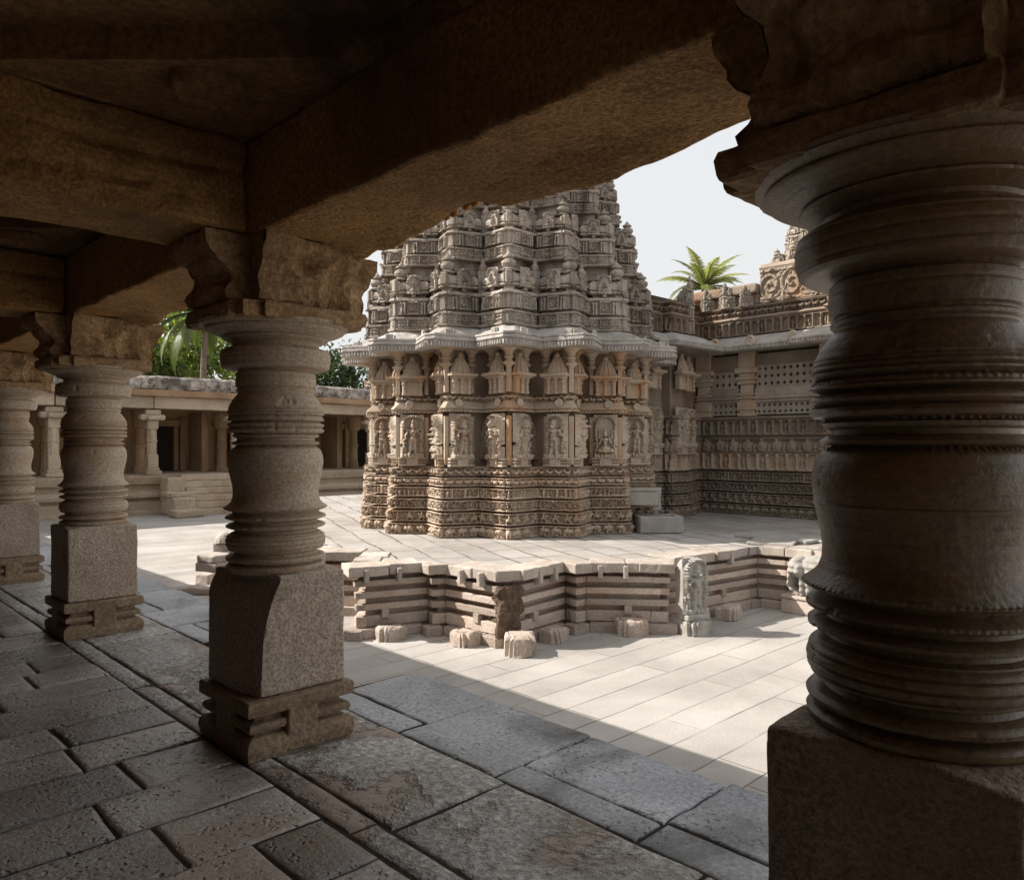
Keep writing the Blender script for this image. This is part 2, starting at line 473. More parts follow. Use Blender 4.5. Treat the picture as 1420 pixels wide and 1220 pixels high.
def stone(name, c1, c2, stain=None, stain_amt=.5, scale=3.0, grain=60, bump=.4, bdist=.01, rough=.85, pits=0.0, spec=.3,
          tint=0.0, speck=0.25, lichen=None, lichen_amt=.5, streak=False, mid=True, rnd=.12, hz=False, wash=None, wash_sc=.8, wash_t=.5, lichen_t=.55):
    m, nt, b = new_mat(name)
    tc = N(nt, 'ShaderNodeTexCoord'); oi = N(nt, 'ShaderNodeObjectInfo')
    add = N(nt, 'ShaderNodeVectorMath', operation='ADD')
    nt.links.new(tc.outputs['Object'], add.inputs[0])
    rv = N(nt, 'ShaderNodeVectorMath', operation='SCALE'); nt.links.new(oi.outputs['Location'], rv.inputs[0]); rv.inputs[3].default_value = 1.0
    nt.links.new(rv.outputs[0], add.inputs[1])
    co = add.outputs[0]
    n1 = noise(nt, co, scale, 7, .62, .3)
    if hz:
        mh = N(nt, 'ShaderNodeMapping'); mh.inputs['Scale'].default_value = (1, 1, 14); nt.links.new(co, mh.inputs[0])
        nh = noise(nt, mh.outputs[0], 5, 5, .7, .1)
        n1 = math_(nt, 'MULTIPLY_ADD', nh, .55); nt.links.new(math_(nt, 'MULTIPLY', noise(nt, co, scale, 7, .62, .3), .45), nt.nodes[-2].inputs[2])
    col = ramp(nt, n1, [(.3, c1), (.7, c2)])
    n2 = noise(nt, co, grain, 4, .7)
    col = mixc(nt, speck, col, ramp(nt, n2, [(.32, (.12, .1, .08)), (.5, (.5, .5, .5)), (.68, (1, .97, .92))]), 'OVERLAY')
    if stain:
        sc = co
        if streak:
            mp = N(nt, 'ShaderNodeMapping'); mp.inputs['Scale'].default_value = (1, 1, .22); nt.links.new(co, mp.inputs[0]); sc = mp.outputs[0]
        n3 = noise(nt, sc, scale * .7, 5, .6, .5)
        f = ramp(nt, n3, [(.5, (0, 0, 0)), (.66, (stain_amt,) * 3)])
        col = mixc(nt, f, col, stain)
    if lichen:
        n4 = noise(nt, co, scale * 2.3, 9, .72, .8)
        f = ramp(nt, n4, [(lichen_t, (0, 0, 0)), (lichen_t + .09, (lichen_amt,) * 3)])
        col = mixc(nt, f, col, lichen)
    wf = None
    if wash:      # smooth mortar smeared over the stone, with a hard ragged edge
        wf = ramp(nt, noise(nt, co, wash_sc, 9, .62, .4), [(wash_t, (0, 0, 0)), (wash_t + .035, (.85, .85, .85))])
        wc_ = mixc(nt, .5, wash, ramp(nt, n2, [(.3, tuple(v * .75 for v in wash)), (.7, tuple(v * 1.2 for v in wash))]))
        col = mixc(nt, wf, col, wc_)
    if tint:
        at = N(nt, 'ShaderNodeAttribute', attribute_name='tint')
        v = math_(nt, 'MULTIPLY_ADD', at.outputs['Fac'], tint); nt.nodes[-1].inputs[2].default_value = 1 - tint * .5
        col = mixc(nt, 1.0, col, v, 'MULTIPLY')
    if rnd:
        v = math_(nt, 'MULTIPLY_ADD', oi.outputs['Random'], rnd * 2); nt.nodes[-1].inputs[2].default_value = 1 - rnd
        col = mixc(nt, 1.0, col, v, 'MULTIPLY')
    nt.links.new(col, b.inputs['Base Color'])
    rr = math_(nt, 'MULTIPLY_ADD', n1, .3); nt.nodes[-1].inputs[2].default_value = rough - .15
    nt.links.new(rr, b.inputs['Roughness'])
    b.inputs['Specular IOR Level'].default_value = spec
    hgt = math_(nt, 'MULTIPLY_ADD', n1, 1.5); nt.links.new(n2, nt.nodes[-1].inputs[2])
    if mid:
        n5 = noise(nt, co, grain * .3, 5, .65); hgt = math_(nt, 'ADD', hgt, n5)
    if pits:
        vo = N(nt, 'ShaderNodeTexVoronoi', feature='F1'); vo.inputs['Scale'].default_value = 26
        wob = N(nt, 'ShaderNodeVectorMath', operation='ADD'); nt.links.new(co, wob.inputs[0])
        nn = N(nt, 'ShaderNodeTexNoise'); nn.inputs['Scale'].default_value = 14; nt.links.new(co, nn.inputs['Vector'])
        sc2 = N(nt, 'ShaderNodeVectorMath', operation='SCALE'); nt.links.new(nn.outputs['Color'], sc2.inputs[0]); sc2.inputs[3].default_value = .07
        nt.links.new(sc2.outputs[0], wob.inputs[1]); nt.links.new(wob.outputs[0], vo.inputs['Vector'])
        mask = ramp(nt, noise(nt, co, 2.6, 4, .6), [(.45, (0, 0, 0)), (.6, (1, 1, 1))])
        p = ramp(nt, vo.outputs['Distance'], [(.16, (0, 0, 0)), (.34, (1, 1, 1))])
        p = mixc(nt, mask, (1, 1, 1), p)
        pp = math_(nt, 'MULTIPLY', p, pits * 3)
        hgt = math_(nt, 'ADD', hgt, pp)
    if wf is not None:
        hgt = math_(nt, 'MULTIPLY', hgt, math_(nt, 'MULTIPLY_ADD', wf, -.75)); nt.nodes[-2].inputs[2].default_value = 1.0 if nt.nodes[-2].operation == 'MULTIPLY_ADD' else nt.nodes[-2].inputs[2].default_value
        for q_ in nt.nodes:
            if q_.type == 'MATH' and q_.operation == 'MULTIPLY_ADD' and abs(q_.inputs[1].default_value + .75) < 1e-6: q_.inputs[2].default_value = 1.0
    bp = N(nt, 'ShaderNodeBump'); bp.inputs['Strength'].default_value = bump; bp.inputs['Distance'].default_value = bdist
    nt.links.new(hgt, bp.inputs['Height']); nt.links.new(bp.outputs[0], b.inputs['Normal'])
    return m

def paving(name, c1, c2, bw, rh, rot, mortar=.012, mcol=(.12, .1, .085), dist=.03, scale=1.2, rough=.8):
    m, nt, b = new_mat(name)
    tc = N(nt, 'ShaderNodeTexCoord'); co = tc.outputs['Object']
    mp = N(nt, 'ShaderNodeMapping'); mp.inputs['Rotation'].default_value = (0, 0, rot); nt.links.new(co, mp.inputs[0])
    nn = N(nt, 'ShaderNodeTexNoise'); nn.inputs['Scale'].default_value = .9; nn.inputs['Detail'].default_value = 4; nt.links.new(co, nn.inputs['Vector'])
    sub = N(nt, 'ShaderNodeVectorMath', operation='SUBTRACT'); nt.links.new(nn.outputs['Color'], sub.inputs[0]); sub.inputs[1].default_value = (.5, .5, .5)
    sc = N(nt, 'ShaderNodeVectorMath', operation='SCALE'); nt.links.new(sub.outputs[0], sc.inputs[0]); sc.inputs[3].default_value = dist * 6
    ad = N(nt, 'ShaderNodeVectorMath', operation='ADD'); nt.links.new(mp.outputs[0], ad.inputs[0]); nt.links.new(sc.outputs[0], ad.inputs[1])
    br = N(nt, 'ShaderNodeTexBrick'); br.offset = .37; br.squash = .72; br.squash_frequency = 3
    br.inputs['Scale'].default_value = 1; br.inputs['Brick Width'].default_value = bw; br.inputs['Row Height'].default_value = rh
    br.inputs['Mortar Size'].default_value = mortar; br.inputs['Mortar Smooth'].default_value = .25; br.inputs['Bias'].default_value = 0
    br.inputs['Color1'].default_value = (.38, .38, .38, 1); br.inputs['Color2'].default_value = (.62, .62, .62, 1); br.inputs['Mortar'].default_value = (.5, .5, .5, 1)
    nt.links.new(ad.outputs[0], br.inputs['Vector'])
    n1 = noise(nt, co, scale, 8, .65, .3)
    col = ramp(nt, n1, [(.3, c1), (.7, c2)])
    col = mixc(nt, .5, col, br.outputs['Color'], 'SOFT_LIGHT')
    n2 = noise(nt, co, 45, 5, .7)
    col = mixc(nt, .18, col, ramp(nt, n2, [(.3, (.1, .09, .08)), (.7, (1, 1, 1))]), 'OVERLAY')
    # joints come and go
    jm = ramp(nt, noise(nt, co, .8, 3, .6), [(.36, (.25,) * 3), (.55, (1,) * 3)])
    jf = math_(nt, 'MULTIPLY', br.outputs['Fac'], jm)
    col = mixc(nt, jf, col, mcol)
    nt.links.new(col, b.inputs['Base Color'])
    b.inputs['Roughness'].default_value = rough; b.inputs['Specular IOR Level'].default_value = .25
    h = math_(nt, 'MULTIPLY_ADD', jf, -3.0); nt.links.new(n2, nt.nodes[-1].inputs[2])
    h = math_(nt, 'ADD', h, math_(nt, 'MULTIPLY', n1, 1.6))
    bp = N(nt, 'ShaderNodeBump'); bp.inputs['Strength'].default_value = .5; bp.inputs['Distance'].default_value = .012
    nt.links.new(h, bp.inputs['Height']); nt.links.new(bp.outputs[0], b.inputs['Normal'])
    return m

def leaf_mat(name, c1, c2, trans=.35):
    m, nt, b = new_mat(name)
    at = N(nt, 'ShaderNodeAttribute', attribute_name='tint')
    col = ramp(nt, at.outputs['Fac'], [(.1, c1), (.9, c2)])
    nt.links.new(col, b.inputs['Base Color']); b.inputs['Roughness'].default_value = .45
    tr = N(nt, 'ShaderNodeBsdfTranslucent'); nt.links.new(mixc(nt, 1, col, (1.0, 1.25, .45), 'MULTIPLY'), tr.inputs[0])
    mix = N(nt, 'ShaderNodeMixShader'); mix.inputs[0].default_value = trans
    out = [n for n in nt.nodes if n.type == 'OUTPUT_MATERIAL'][0]
    nt.links.new(b.outputs[0], mix.inputs[1]); nt.links.new(tr.outputs[0], mix.inputs[2]); nt.links.new(mix.outputs[0], out.inputs[0])
    return m

M_carved = stone('carved_soapstone', (.34, .275, .215), (.50, .425, .345), (.36, .215, .12), .55, 1.6, 45, .5, .012, .85, rnd=.08)
M_plinth = stone('frieze_soapstone', (.36, .275, .205), (.49, .395, .31), (.36, .22, .13), .5, 1.8, 45, .5, .012, .85, rnd=.1)
M_wall = stone('wall_soapstone', (.34, .255, .18), (.48, .40, .32), (.40, .205, .09), .75, 1.5, 45, .5, .012, .85, streak=True, rnd=.06)  # orange streaks: iron stain plus warm bounced light painted into the stone
M_tower = stone('tower_soapstone', (.235, .20, .165), (.42, .37, .315), (.10, .082, .066), .75, 2.2, 40, .6, .014, .85, streak=True, lichen=(.10, .088, .075), lichen_amt=.6, rnd=.16, speck=.4)
M_eave = stone('eave_stone', (.29, .265, .24), (.44, .41, .38), (.17, .145, .12), .6, 2.0, 50, .5, .012, .85, rnd=.1, speck=.35, lichen=(.15, .135, .12), lichen_amt=.5)
M_hall = stone('hall_soapstone', (.16, .125, .09), (.29, .235, .185), (.26, .13, .06), .6, 1.3, 45, .5, .012, .85, streak=True, rnd=.12)  # temple stone darkened; shade from temple and eave is put into the colour
M_plat = stone('platform_stone', (.34, .275, .225), (.48, .41, .355), (.36, .215, .14), .5, 1.6, 45, .7, .014, .85, tint=.35, speck=.4)
M_coping = stone('coping_stone', (.33, .28, .235), (.50, .445, .39), (.24, .17, .12), .5, 2.0, 50, .6, .014, .85, rnd=.14)
M_rubble = stone('rubble_core', (.10, .068, .045), (.22, .15, .10), (.05, .04, .03), .6, 9, 22, 1.0, .05, .9)
M_block = stone('granite_block', (.44, .355, .28), (.62, .52, .425), (.42, .285, .19), .5, 1.6, 70, 1.0, .014, .8, speck=.6, rnd=.06, lichen=(.26, .19, .135), lichen_amt=.45, lichen_t=.58)
M_base = stone('pillar_foot_stone', (.22, .155, .095), (.38, .285, .195), (.29, .165, .075), .5, 3.5, 40, .8, .012, .75, rnd=.06, speck=.5)
M_shaft = stone('turned_soapstone_shaded', (.105, .068, .036), (.24, .17, .10), (.33, .185, .06), .6, 2.2, 60, .5, .005, .32, spec=.75, speck=.5, rnd=.0, hz=True, lichen=(.48, .38, .27), lichen_amt=.7, lichen_t=.65)  # nearest pillar's copy, darkened for being seen against the light
M_shaft_lit = stone('turned_soapstone_lit', (.27, .195, .125), (.49, .395, .295), (.38, .215, .095), .65, 2.2, 60, .55, .006, .55, spec=.4, speck=.45, rnd=.08, hz=True, lichen=(.57, .49, .40), lichen_amt=.6, lichen_t=.64)  # lighter copy for the other shafts; courtyard light put into the colour
M_cap = stone('capital_stone', (.30, .185, .088), (.50, .335, .185), (.17, .09, .035), .55, 3, 38, .9, .016, .85, rnd=.06, speck=.5)
M_beam = stone('beam_stone', (.31, .165, .056), (.55, .32, .13), (.17, .088, .033), .75, .8, 50, 1.0, .018, .9, lichen=(.14, .075, .032), lichen_amt=.35, rnd=.06, speck=.6)
M_ceil = stone('ceiling_stone', (.19, .105, .042), (.34, .205, .092), (.07, .042, .02), .75, 1.4, 30, .7, .015, .9, speck=.5)
M_floor = stone('floor_slabs', (.21, .182, .16), (.44, .395, .36), (.27, .185, .125), .65, 1.6, 42, .6, .012, .27, pits=1.4, spec=.85, tint=.75, speck=.45, wash=(.27, .20, .15), wash_sc=.7, wash_t=.64)
M_kerb = stone('kerb_slabs', (.26, .27, .29), (.49, .50, .515), (.085, .08, .072), .95, 1.3, 42, .65, .012, .33, pits=.9, spec=.65, tint=.35, speck=.45)
M_rough = stone('tooled_band', (.32, .30, .275), (.56, .53, .495), (.2, .16, .125), .6, 1.4, 26, 1.0, .026, .5, spec=.5, tint=.2, speck=.7, wash=(.34, .25, .185), wash_sc=.8, wash_t=.535)
M_mortar = stone('joint_dirt', (.028, .022, .017), (.06, .047, .036), None, 0, 8, 60, .8, .01, .95)
M_court = paving('courtyard_paving', (.27, .248, .225), (.44, .412, .382), 3.1, .46, 0.0, .010, (.17, .14, .115), .014, .5)
M_pltop = paving('platform_paving', (.24, .22, .20), (.43, .40, .37), 1.25, .55, math.radians(-68), .022, (.12, .095, .075), .04, .7)
M_far = stone('weathered_granite', (.36, .285, .21), (.52, .43, .33), (.27, .165, .09), .6, .8, 25, .6, .03, .9, streak=True, rnd=.14, speck=.4)
M_farwall = stone('brown_wall_stone', (.30, .19, .11), (.48, .335, .21), (.16, .10, .06), .6, .7, 20, .5, .02, .9, streak=True, rnd=.12)
M_lime = stone('lime_plaster', (.24, .205, .175), (.52, .47, .42), (.08, .065, .052), .9, 1.6, 8, .7, .03, .95, lichen=(.075, .062, .052), lichen_amt=.9, lichen_t=.50)
M_dimwall = stone('dimming_wall_stone', (.05, .036, .024), (.10, .072, .048), None, 0, 2, 30, .3, .01, .95)  # dark tone given to the unseen walls to cut interior bounce light
M_shade = stone('painted_shade', (.02, .016, .012), (.04, .03, .022), None, 0, 2, 30, .2, .01, .95)  # near-black colour standing in for shade inside openings
M_spout = stone('spout_stone', (.26, .245, .225), (.36, .34, .315), (.2, .17, .14), .4, 2.5, 50, .4, .008, .8)
M_statue = stone('statue_stone', (.27, .255, .23), (.40, .38, .345), (.2, .165, .13), .4, 4, 60, .4, .008, .8)
M_trunk = stone('bark', (.12, .09, .065), (.24, .19, .145), None, 0, 6, 30, .9, .02, .9)
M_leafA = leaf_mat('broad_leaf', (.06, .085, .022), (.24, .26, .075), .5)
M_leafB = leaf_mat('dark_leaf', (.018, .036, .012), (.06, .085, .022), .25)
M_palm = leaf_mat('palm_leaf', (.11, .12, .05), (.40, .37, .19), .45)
M_palm2 = leaf_mat('deep_green_palm_leaf', (.035, .055, .016), (.13, .15, .045), .35)  # deeper green fronds of the left palm
M_lat = stone('lattice_stone', (.24, .20, .165), (.36, .315, .265), (.26, .15, .08), .5, 1.8, 45, .4, .008, .85)

# ================================================================== SETTING
ZG = -1.30          # courtyard level
ZT = -0.24          # temple platform level
PX, PITCH = 1.96, 3.22
PY = [0.62 + PITCH * k for k in range(4)]

# courtyard ground to the horizon
mb = MB().grid(np.array([[[x, y, 0.0] for y in np.linspace(-400, 600, 21)] for x in np.linspace(-400, 600, 21)]))
g = mb.build('courtyard_ground', M_court, None, loc=(0, 0, ZG)); tag(g, kind='structure')

# cloister floor -------------------------------------------------
def slab(mb, x0, x1, y0, y1, z, th=.05, gap=.0085, amp=.004, res=.05, tint=None, jit=.005, seed=0, rag=0.0):
    R = random.Random(seed)
    j = lambda: R.uniform(-jit, jit)
    c = [(x0 + gap + j(), y0 + gap + j()), (x1 - gap + j(), y0 + gap + j()), (x1 - gap + j(), y1 - gap + j()), (x0 + gap + j(), y1 - gap + j())]
    nu = max(4, int((x1 - x0) / res)); nv = max(4, int((y1 - y0) / res))
    u = np.concatenate([[0, 0, .012], np.linspace(.04, .96, nu), [.988, 1, 1]])
    v = np.concatenate([[0, 0, .012], np.linspace(.04, .96, nv), [.988, 1, 1]])
    Uu, Vv = np.meshgrid(u, v, indexing='ij')
    c = np.array(c)
    P = (c[0] * ((1 - Uu) * (1 - Vv))[..., None] + c[1] * (Uu * (1 - Vv))[..., None] + c[2] * (Uu * Vv)[..., None] + c[3] * ((1 - Uu) * Vv)[..., None])
    du = np.minimum(Uu, 1 - Uu) * (x1 - x0); dv = np.minimum(Vv, 1 - Vv) * (y1 - y0)
    e = np.minimum(du, dv)
    Z = -np.clip(.012 - e, 0, .012) ** 2 / .012 * .7
    Z = Z + R.uniform(-.003, .002) + (P[..., 0] - x0) * R.uniform(-.003, .003) + (P[..., 1] - y0) * R.uniform(-.003, .003)
    Q = np.concatenate([P, Z[..., None]], -1)
    n = fbm(np.stack([P[..., 0].ravel(), P[..., 1].ravel(), np.zeros(P[..., 0].size) + seed], 1), 5, seed).reshape(Z.shape)
    Q[..., 2] += n * amp
    nn = vnoise3(Q.reshape(-1, 3), 7, 3).reshape(Q.shape)
    ew = np.clip(1 - e / .06, 0, 1)[..., None]
    Q[..., :2] += nn[..., :2] * (.006 + rag) * ew
    brd = np.zeros_like(Z, bool); brd[0, :] = brd[-1, :] = True; brd[:, 0] = brd[:, -1] = True
    Q[..., 2] = np.where(brd, -th, Q[..., 2])
    Q[..., 2] += z
    mb.grid(Q, tint=R.random() if tint is None else tint)

fl = thing('cloister_floor', None, None); fl['kind'] = 'structure'
mbA, mbR, mbK = MB(), MB(), MB()
sd = 0
y = -3.0
Rr = random.Random(3)
while y < 33:
    wdt = Rr.uniform(.34, .50) if y < 14 else 1.0
    x = -2.6 + Rr.uniform(-.5, 0)
    while x < 1.66:
        ln = Rr.uniform(.42, .95)
        x1 = min(x + ln, 1.66)
        if 1.66 - x1 < .25: x1 = 1.66
        sd += 1
        if x1 > -1.6 or y > 6:
            slab(mbA, x, x1, y, y + wdt, 0, seed=sd, amp=.004, res=.045 if y < 9 else .2)
        x = x1
    y += wdt
# tooled band under the pillars
ys = [-3.0, -1.2, .12, 1.5, 2.55, 3.55, 5.1, 6.5, 8.0, 9.6, 11.4, 13.4, 15.5, 18, 21, 24, 27, 30, 33]
for a, b in zip(ys[:-1], ys[1:]):
    sd += 1
    slab(mbR, 1.66, 1.80, a + .1, b + .1, -.002, seed=sd, amp=.006, res=.06, tint=.2)
    slab(mbR, 1.80, 2.44, a, b, 0, seed=sd + 500, amp=.008, res=.05)
# mortar washes are part of the band's material
# kerb slabs facing the courtyard
def kerb(ya, yb, wmin=.55, wmax=.95):
    global sd
    y = ya
    while y < yb - .01:
        y1 = min(y + Rr.uniform(wmin, wmax), yb)
        if yb - y1 < .3: y1 = yb
        sd += 1
        xs = 2.44 + (.0 if Rr.random() < .25 else Rr.uniform(.14, .24))
        if xs > 2.5: slab(mbK, 2.44, xs, y + Rr.uniform(-.02, .02), y1, -.002, seed=sd + 900, res=.05)
        slab(mbK, xs, 3.17 + Rr.uniform(-.012, .012), y, y1, 0, th=.24, seed=sd, amp=.01, res=.04, rag=.01)
        y = y1
kerb(-3.0, 4.22); kerb(6.05, 33, .6, 1.1)
# lower tread in the gap of the kerb
for k, (a, b) in enumerate(((4.3, 4.95), (4.95, 5.5), (5.5, 6.02))):
    slab(mbK, 2.46, 2.95 + .1 * (k % 2), a, b, -.13, th=.2, seed=2000 + k, amp=.012, res=.05, rag=.02)
mbA.build('paving_slabs', M_floor, fl, smooth=True); mbR.build('pillar_band', M_rough, fl, smooth=True); mbK.build('kerb_slabs', M_kerb, fl, smooth=True)
bd = MB(); bd.merge(box(-3.2, 2.45, -3.4, 33.5, -1.4, -.0115, 2, .005, 0)); bd.merge(box(2.45, 3.1, -3.4, 4.26, -1.4, -.0135, 2, .005, 0)); bd.merge(box(2.45, 3.1, 6.02, 33.5, -1.4, -.0135, 2, .005, 0))
bd.merge(box(2.45, 2.9, 4.26, 6.02, -1.4, -.16, 2, .01, 0))
bd.build('floor_bed', M_mortar, fl)
# rough face stones below the kerb
wl = MB()
for zz in (-1.3, -1.0, -.66, -.36):
    yy = -3.2
    while yy < 33:
        l = Rr.uniform(.6, 1.3); wl.merge(box(2.9, 3.12 + Rr.uniform(-.02, .02), yy, yy + l - .012, zz, zz + (.29 if zz < -1 else .33 if zz < -.5 else .11), .2, .015, .008, 5, int(yy * 7))); yy += l
wl.build('floor_face', M_plat, fl)

# ================================================================== NEAR PILLARS
def pillar_meshes():
    prof = []
    def A(*pts): prof.extend(pts)
    # (z, r) base of shaft upwards
    A((.885, .235), (.90, .252), (.915, .258), (.925, .246), (.93, .226), (.938, .226), (.944, .252), (.956, .259), (.966, .25), (.972, .228), (.985, .224), (.992, .23),
      (1.0, .246), (1.02, .256), (1.045, .259), (1.07, .253), (1.085, .238), (1.092, .226), (1.104, .224), (1.110, .24), (1.118, .256), (1.126, .257), (1.134, .244), (1.140, .228),
      (1.150, .226), (1.157, .24), (1.165, .259), (1.173, .258), (1.184, .238), (1.192, .23), (1.202, .236), (1.212, .262), (1.220, .266), (1.228, .256), (1.238, .243), (1.252, .230), (1.275, .222),
      (1.305, .2205), (1.34, .2245), (1.375, .233), (1.402, .2395), (1.405, .2435), (1.412, .2435), (1.415, .2405), (1.44, .246), (1.465, .2475), (1.49, .245), (1.512, .238), (1.53, .226), (1.537, .214),
      (1.548, .212), (1.552, .226), (1.560, .232), (1.568, .224), (1.574, .213), (1.586, .214), (1.592, .226), (1.602, .229), (1.606, .222), (1.612, .222), (1.616, .243), (1.626, .250), (1.634, .246),
      (1.640, .236), (1.646, .247), (1.656, .2505), (1.664, .243), (1.668, .234), (1.674, .236), (1.680, .25), (1.690, .252), (1.697, .244), (1.702, .238), (1.708, .249), (1.722, .250),
      (1.742, .2455), (1.747, .2405), (1.752, .2425), (1.775, .231), (1.80, .214), (1.815, .202), (1.822, .194), (1.828, .195), (1.834, .203), (1.842, .204), (1.848, .197), (1.854, .196), (1.858, .206),
      (1.895, .209), (1.931, .206), (1.936, .196), (1.944, .192), (1.95, .20), (1.952, .262), (1.962, .276), (1.99, .284), (2.02, .286), (2.045, .280), (2.058, .262), (2.066, .232), (2.078, .222),
      (2.088, .226), (2.10, .25), (2.108, .272), (2.114, .275), (2.118, .268), (2.125, .285), (2.135, .318), (2.15, .352), (2.158, .362), (2.163, .357), (2.168, .372), (2.176, .388), (2.19, .395))
    z = np.array([p[0] for p in prof]); r = np.array([p[1] for p in prof])
    # densify
    zz, rr = [], []
    for i in range(len(z) - 1):
        n = max(1, int(max(abs(z[i + 1] - z[i]), abs(r[i + 1] - r[i])) / .0045))
        for k in range(n):
            t = k / n; zz.append(z[i] + (z[i + 1] - z[i]) * t); rr.append(r[i] + (r[i + 1] - r[i]) * t)
    zz.append(z[-1]); rr.append(r[-1])
    zz, rr = np.array(zz), np.array(rr)
    def zone(a, b, w=.012): return np.clip((zz - a) / w, 0, 1) * np.clip((b - zz) / w, 0, 1)
    saw = lambda p: (zz / p) % 1.0
    rr = rr - .0075 * zone(1.615, 1.745) * (saw(.0155) < .28) - .003 * zone(1.76, 1.81) * (saw(.021) < .2) - .006 * zone(.99, 1.09) * (saw(.024) < .2) - .0015 * zone(1.28, 1.50) * (saw(.036) < .1) - .003 * zone(1.96, 2.05) * (saw(.034) < .12) - .003 * zone(2.12, 2.19) * (saw(.022) < .2) - .003 * zone(1.858, 1.93) * (saw(.036) < .12)
    low = zone(.925, 1.235); rr = rr - np.clip(.247 - rr, 0, .05) * .55 * low
    mid = zone(1.535, 1.75); rr = rr - np.clip(.240 - rr, 0, .05) * .5 * mid
    seg = 300
    t = np.linspace(0, 2 * PI, seg, endpoint=False)
    Rg = np.tile(rr, (seg, 1))
    for zb, w, n, a in ((1.218, .004, 95, .0035), (1.608, .004, 75, .005), (1.542, .004, 75, .005), (1.168, .005, 95, .002), (.948, .004, 95, .002), (1.70, .004, 75, .003)):
        Rg += a * np.outer(np.sign(np.cos(n * t)), np.exp(-((zz - zb) / w) ** 2))
    X = np.cos(t)[:, None] * Rg; Y = np.sin(t)[:, None] * Rg; Z = np.tile(zz, (seg, 1))
    P = np.stack([X, Y, Z], -1); F = P.reshape(-1, 3)
    rad = F.copy(); rad[:, 2] = 0; rad /= np.maximum(np.linalg.norm(rad, axis=1, keepdims=True), 1e-6)
    n1 = fbm(F, 9, 4); n2 = np.clip(fbm(F, 17, 9) - .45, 0, .25)
    F = F + rad * (n1 * .0022 - n2 * .03)[:, None]
    P = F.reshape(P.shape)
    ang = np.unwrap(np.arctan2(np.diff(zz), np.diff(rr)))
    cut = [0] + [i + 1 for i in range(len(ang) - 1) if abs(ang[i + 1] - ang[i]) > math.radians(38)] + [len(zz) - 1]
    sm = MB()
    for a_, b_ in zip(cut[:-1], cut[1:]):
        sm.grid(P[:, a_:b_ + 1], closed_u=True)
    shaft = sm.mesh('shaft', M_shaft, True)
    shaft2 = shaft.copy(); shaft2.materials.clear(); shaft2.materials.append(M_shaft_lit)
    # foot
    foot = MB()
    h = .255
    sq = [(-h, -h), (h, -h), (h, h), (-h, h)]
    fp = [(-.05, .0), (.035, .0), (.045, .05), (.04, .085), (.015, .105), (-.012, .112), (-.012, .125), (.022, .135), (.03, .155), (.022, .175), (-.012, .185), (-.016, .205), (.02, .212), (.042, .222), (.044, .275), (.036, .288), (0.0, .292), (-.2, .30)]
    sweep(sq, fp, True, .05, .006, 9, 5, foot)
    for k in range(4):
        b = rbox(.17, .06, .285, .05, .012, .006, 9, k).xform(T3(0, -h - .012, 0)); foot.merge(b, Matrix.Rotation(k * PI / 2, 4, 'Z'))
    footm = foot.mesh('foot', M_base, False)
    # abacus (plus shaped plan)
    a, b, e = .345, .25, .035
    pl = []
    for q in range(4):
        for (u, v) in ((-a, -a), (-b, -a), (-b, -a - e), (b, -a - e), (b, -a)):
            cq, sq_ = round(math.cos(q * PI / 2)), round(math.sin(q * PI / 2)); pl.append((u * cq - v * sq_, u * sq_ + v * cq))
    ab = MB(); sweep(pl, [(-.2, 2.172), (-.02, 2.172), (-.004, 2.178), (0, 2.19), (.003, 2.225), (-.004, 2.246), (-.02, 2.252), (-.2, 2.253)], True, .03, .009, 9, 2, ab)
    ab.merge(rbox(.5, .5, .07, .05, .01, .005, 6), T3(0, 0, 2.178))
    abm = ab.mesh('abacus', M_cap, False)
    # bracket: four scrolled arms
    br = MB()
    prA = [(.0, 2.25), (.30, 2.25), (.338, 2.268), (.352, 2.30), (.348, 2.33), (.332, 2.36), (.338, 2.39), (.366, 2.42), (.384, 2.45), (.386, 2.475), (.40, 2.495), (.416, 2.525), (.42, 2.578), (0, 2.578)]
    def dens(pr):
        prd = []
        for i in range(len(pr) - 1):
            n = max(1, int(math.dist(pr[i], pr[i + 1]) / .02))
            for k in range(n): prd.append((pr[i][0] + (pr[i + 1][0] - pr[i][0]) * k / n, pr[i][1] + (pr[i + 1][1] - pr[i][1]) * k / n))
        prd.append(pr[-1]); return np.array(prd)
    for k, (hw, ln) in enumerate(((.235, 1.15), (.26, .98), (.235, 1.15), (.26, .98))):
        arm = MB(); pr = dens([(x * (ln if x > .2 else 1), z) for x, z in prA])
        ys_ = np.linspace(-hw, hw, 16)
        P = np.stack([np.tile(pr[:, 0], (16, 1)), np.tile(ys_[:, None], (1, len(pr))), np.tile(pr[:, 1], (16, 1))], -1)
        arm.grid(P, flip=True)
        m = len(pr)
        for s in (-1, 1):
            S = np.zeros((m, 6, 3)); tt = np.linspace(0, 1, 6)
            S[..., 0] = pr[:, 0][:, None] * tt; S[..., 1] = s * hw; S[..., 2] = pr[:, 1][:, None]
            # carved side: incised scroll line
            rel = .016 * (S[..., 2] > 2.50) - .014 * ((S[..., 2] > 2.285) & (S[..., 2] < 2.31)) + .01 * np.sign(np.sin(S[..., 0] * 30)) * (S[..., 0] > .28) * (S[..., 2] < 2.5)
            S[..., 1] += s * rel * .6
            arm.grid(S, flip=(s < 0))
        br.merge(arm, Matrix.Rotation(k * PI / 2, 4, 'Z'))
    V = np.vstack(br.V)
    V = V + vnoise3(V, 6, 31) * .016 + vnoise3(V, 20, 5) * .009
    cut = np.clip(fbm(V, 5, 77) - .18, 0, .5)[:, None]
    ctr = np.array([0, 0, 2.42]); V = V + (ctr - V) * cut * .4 * np.array([1, 1, .2])
    br.V = [V]
    brm = br.mesh('bracket', M_cap, False)
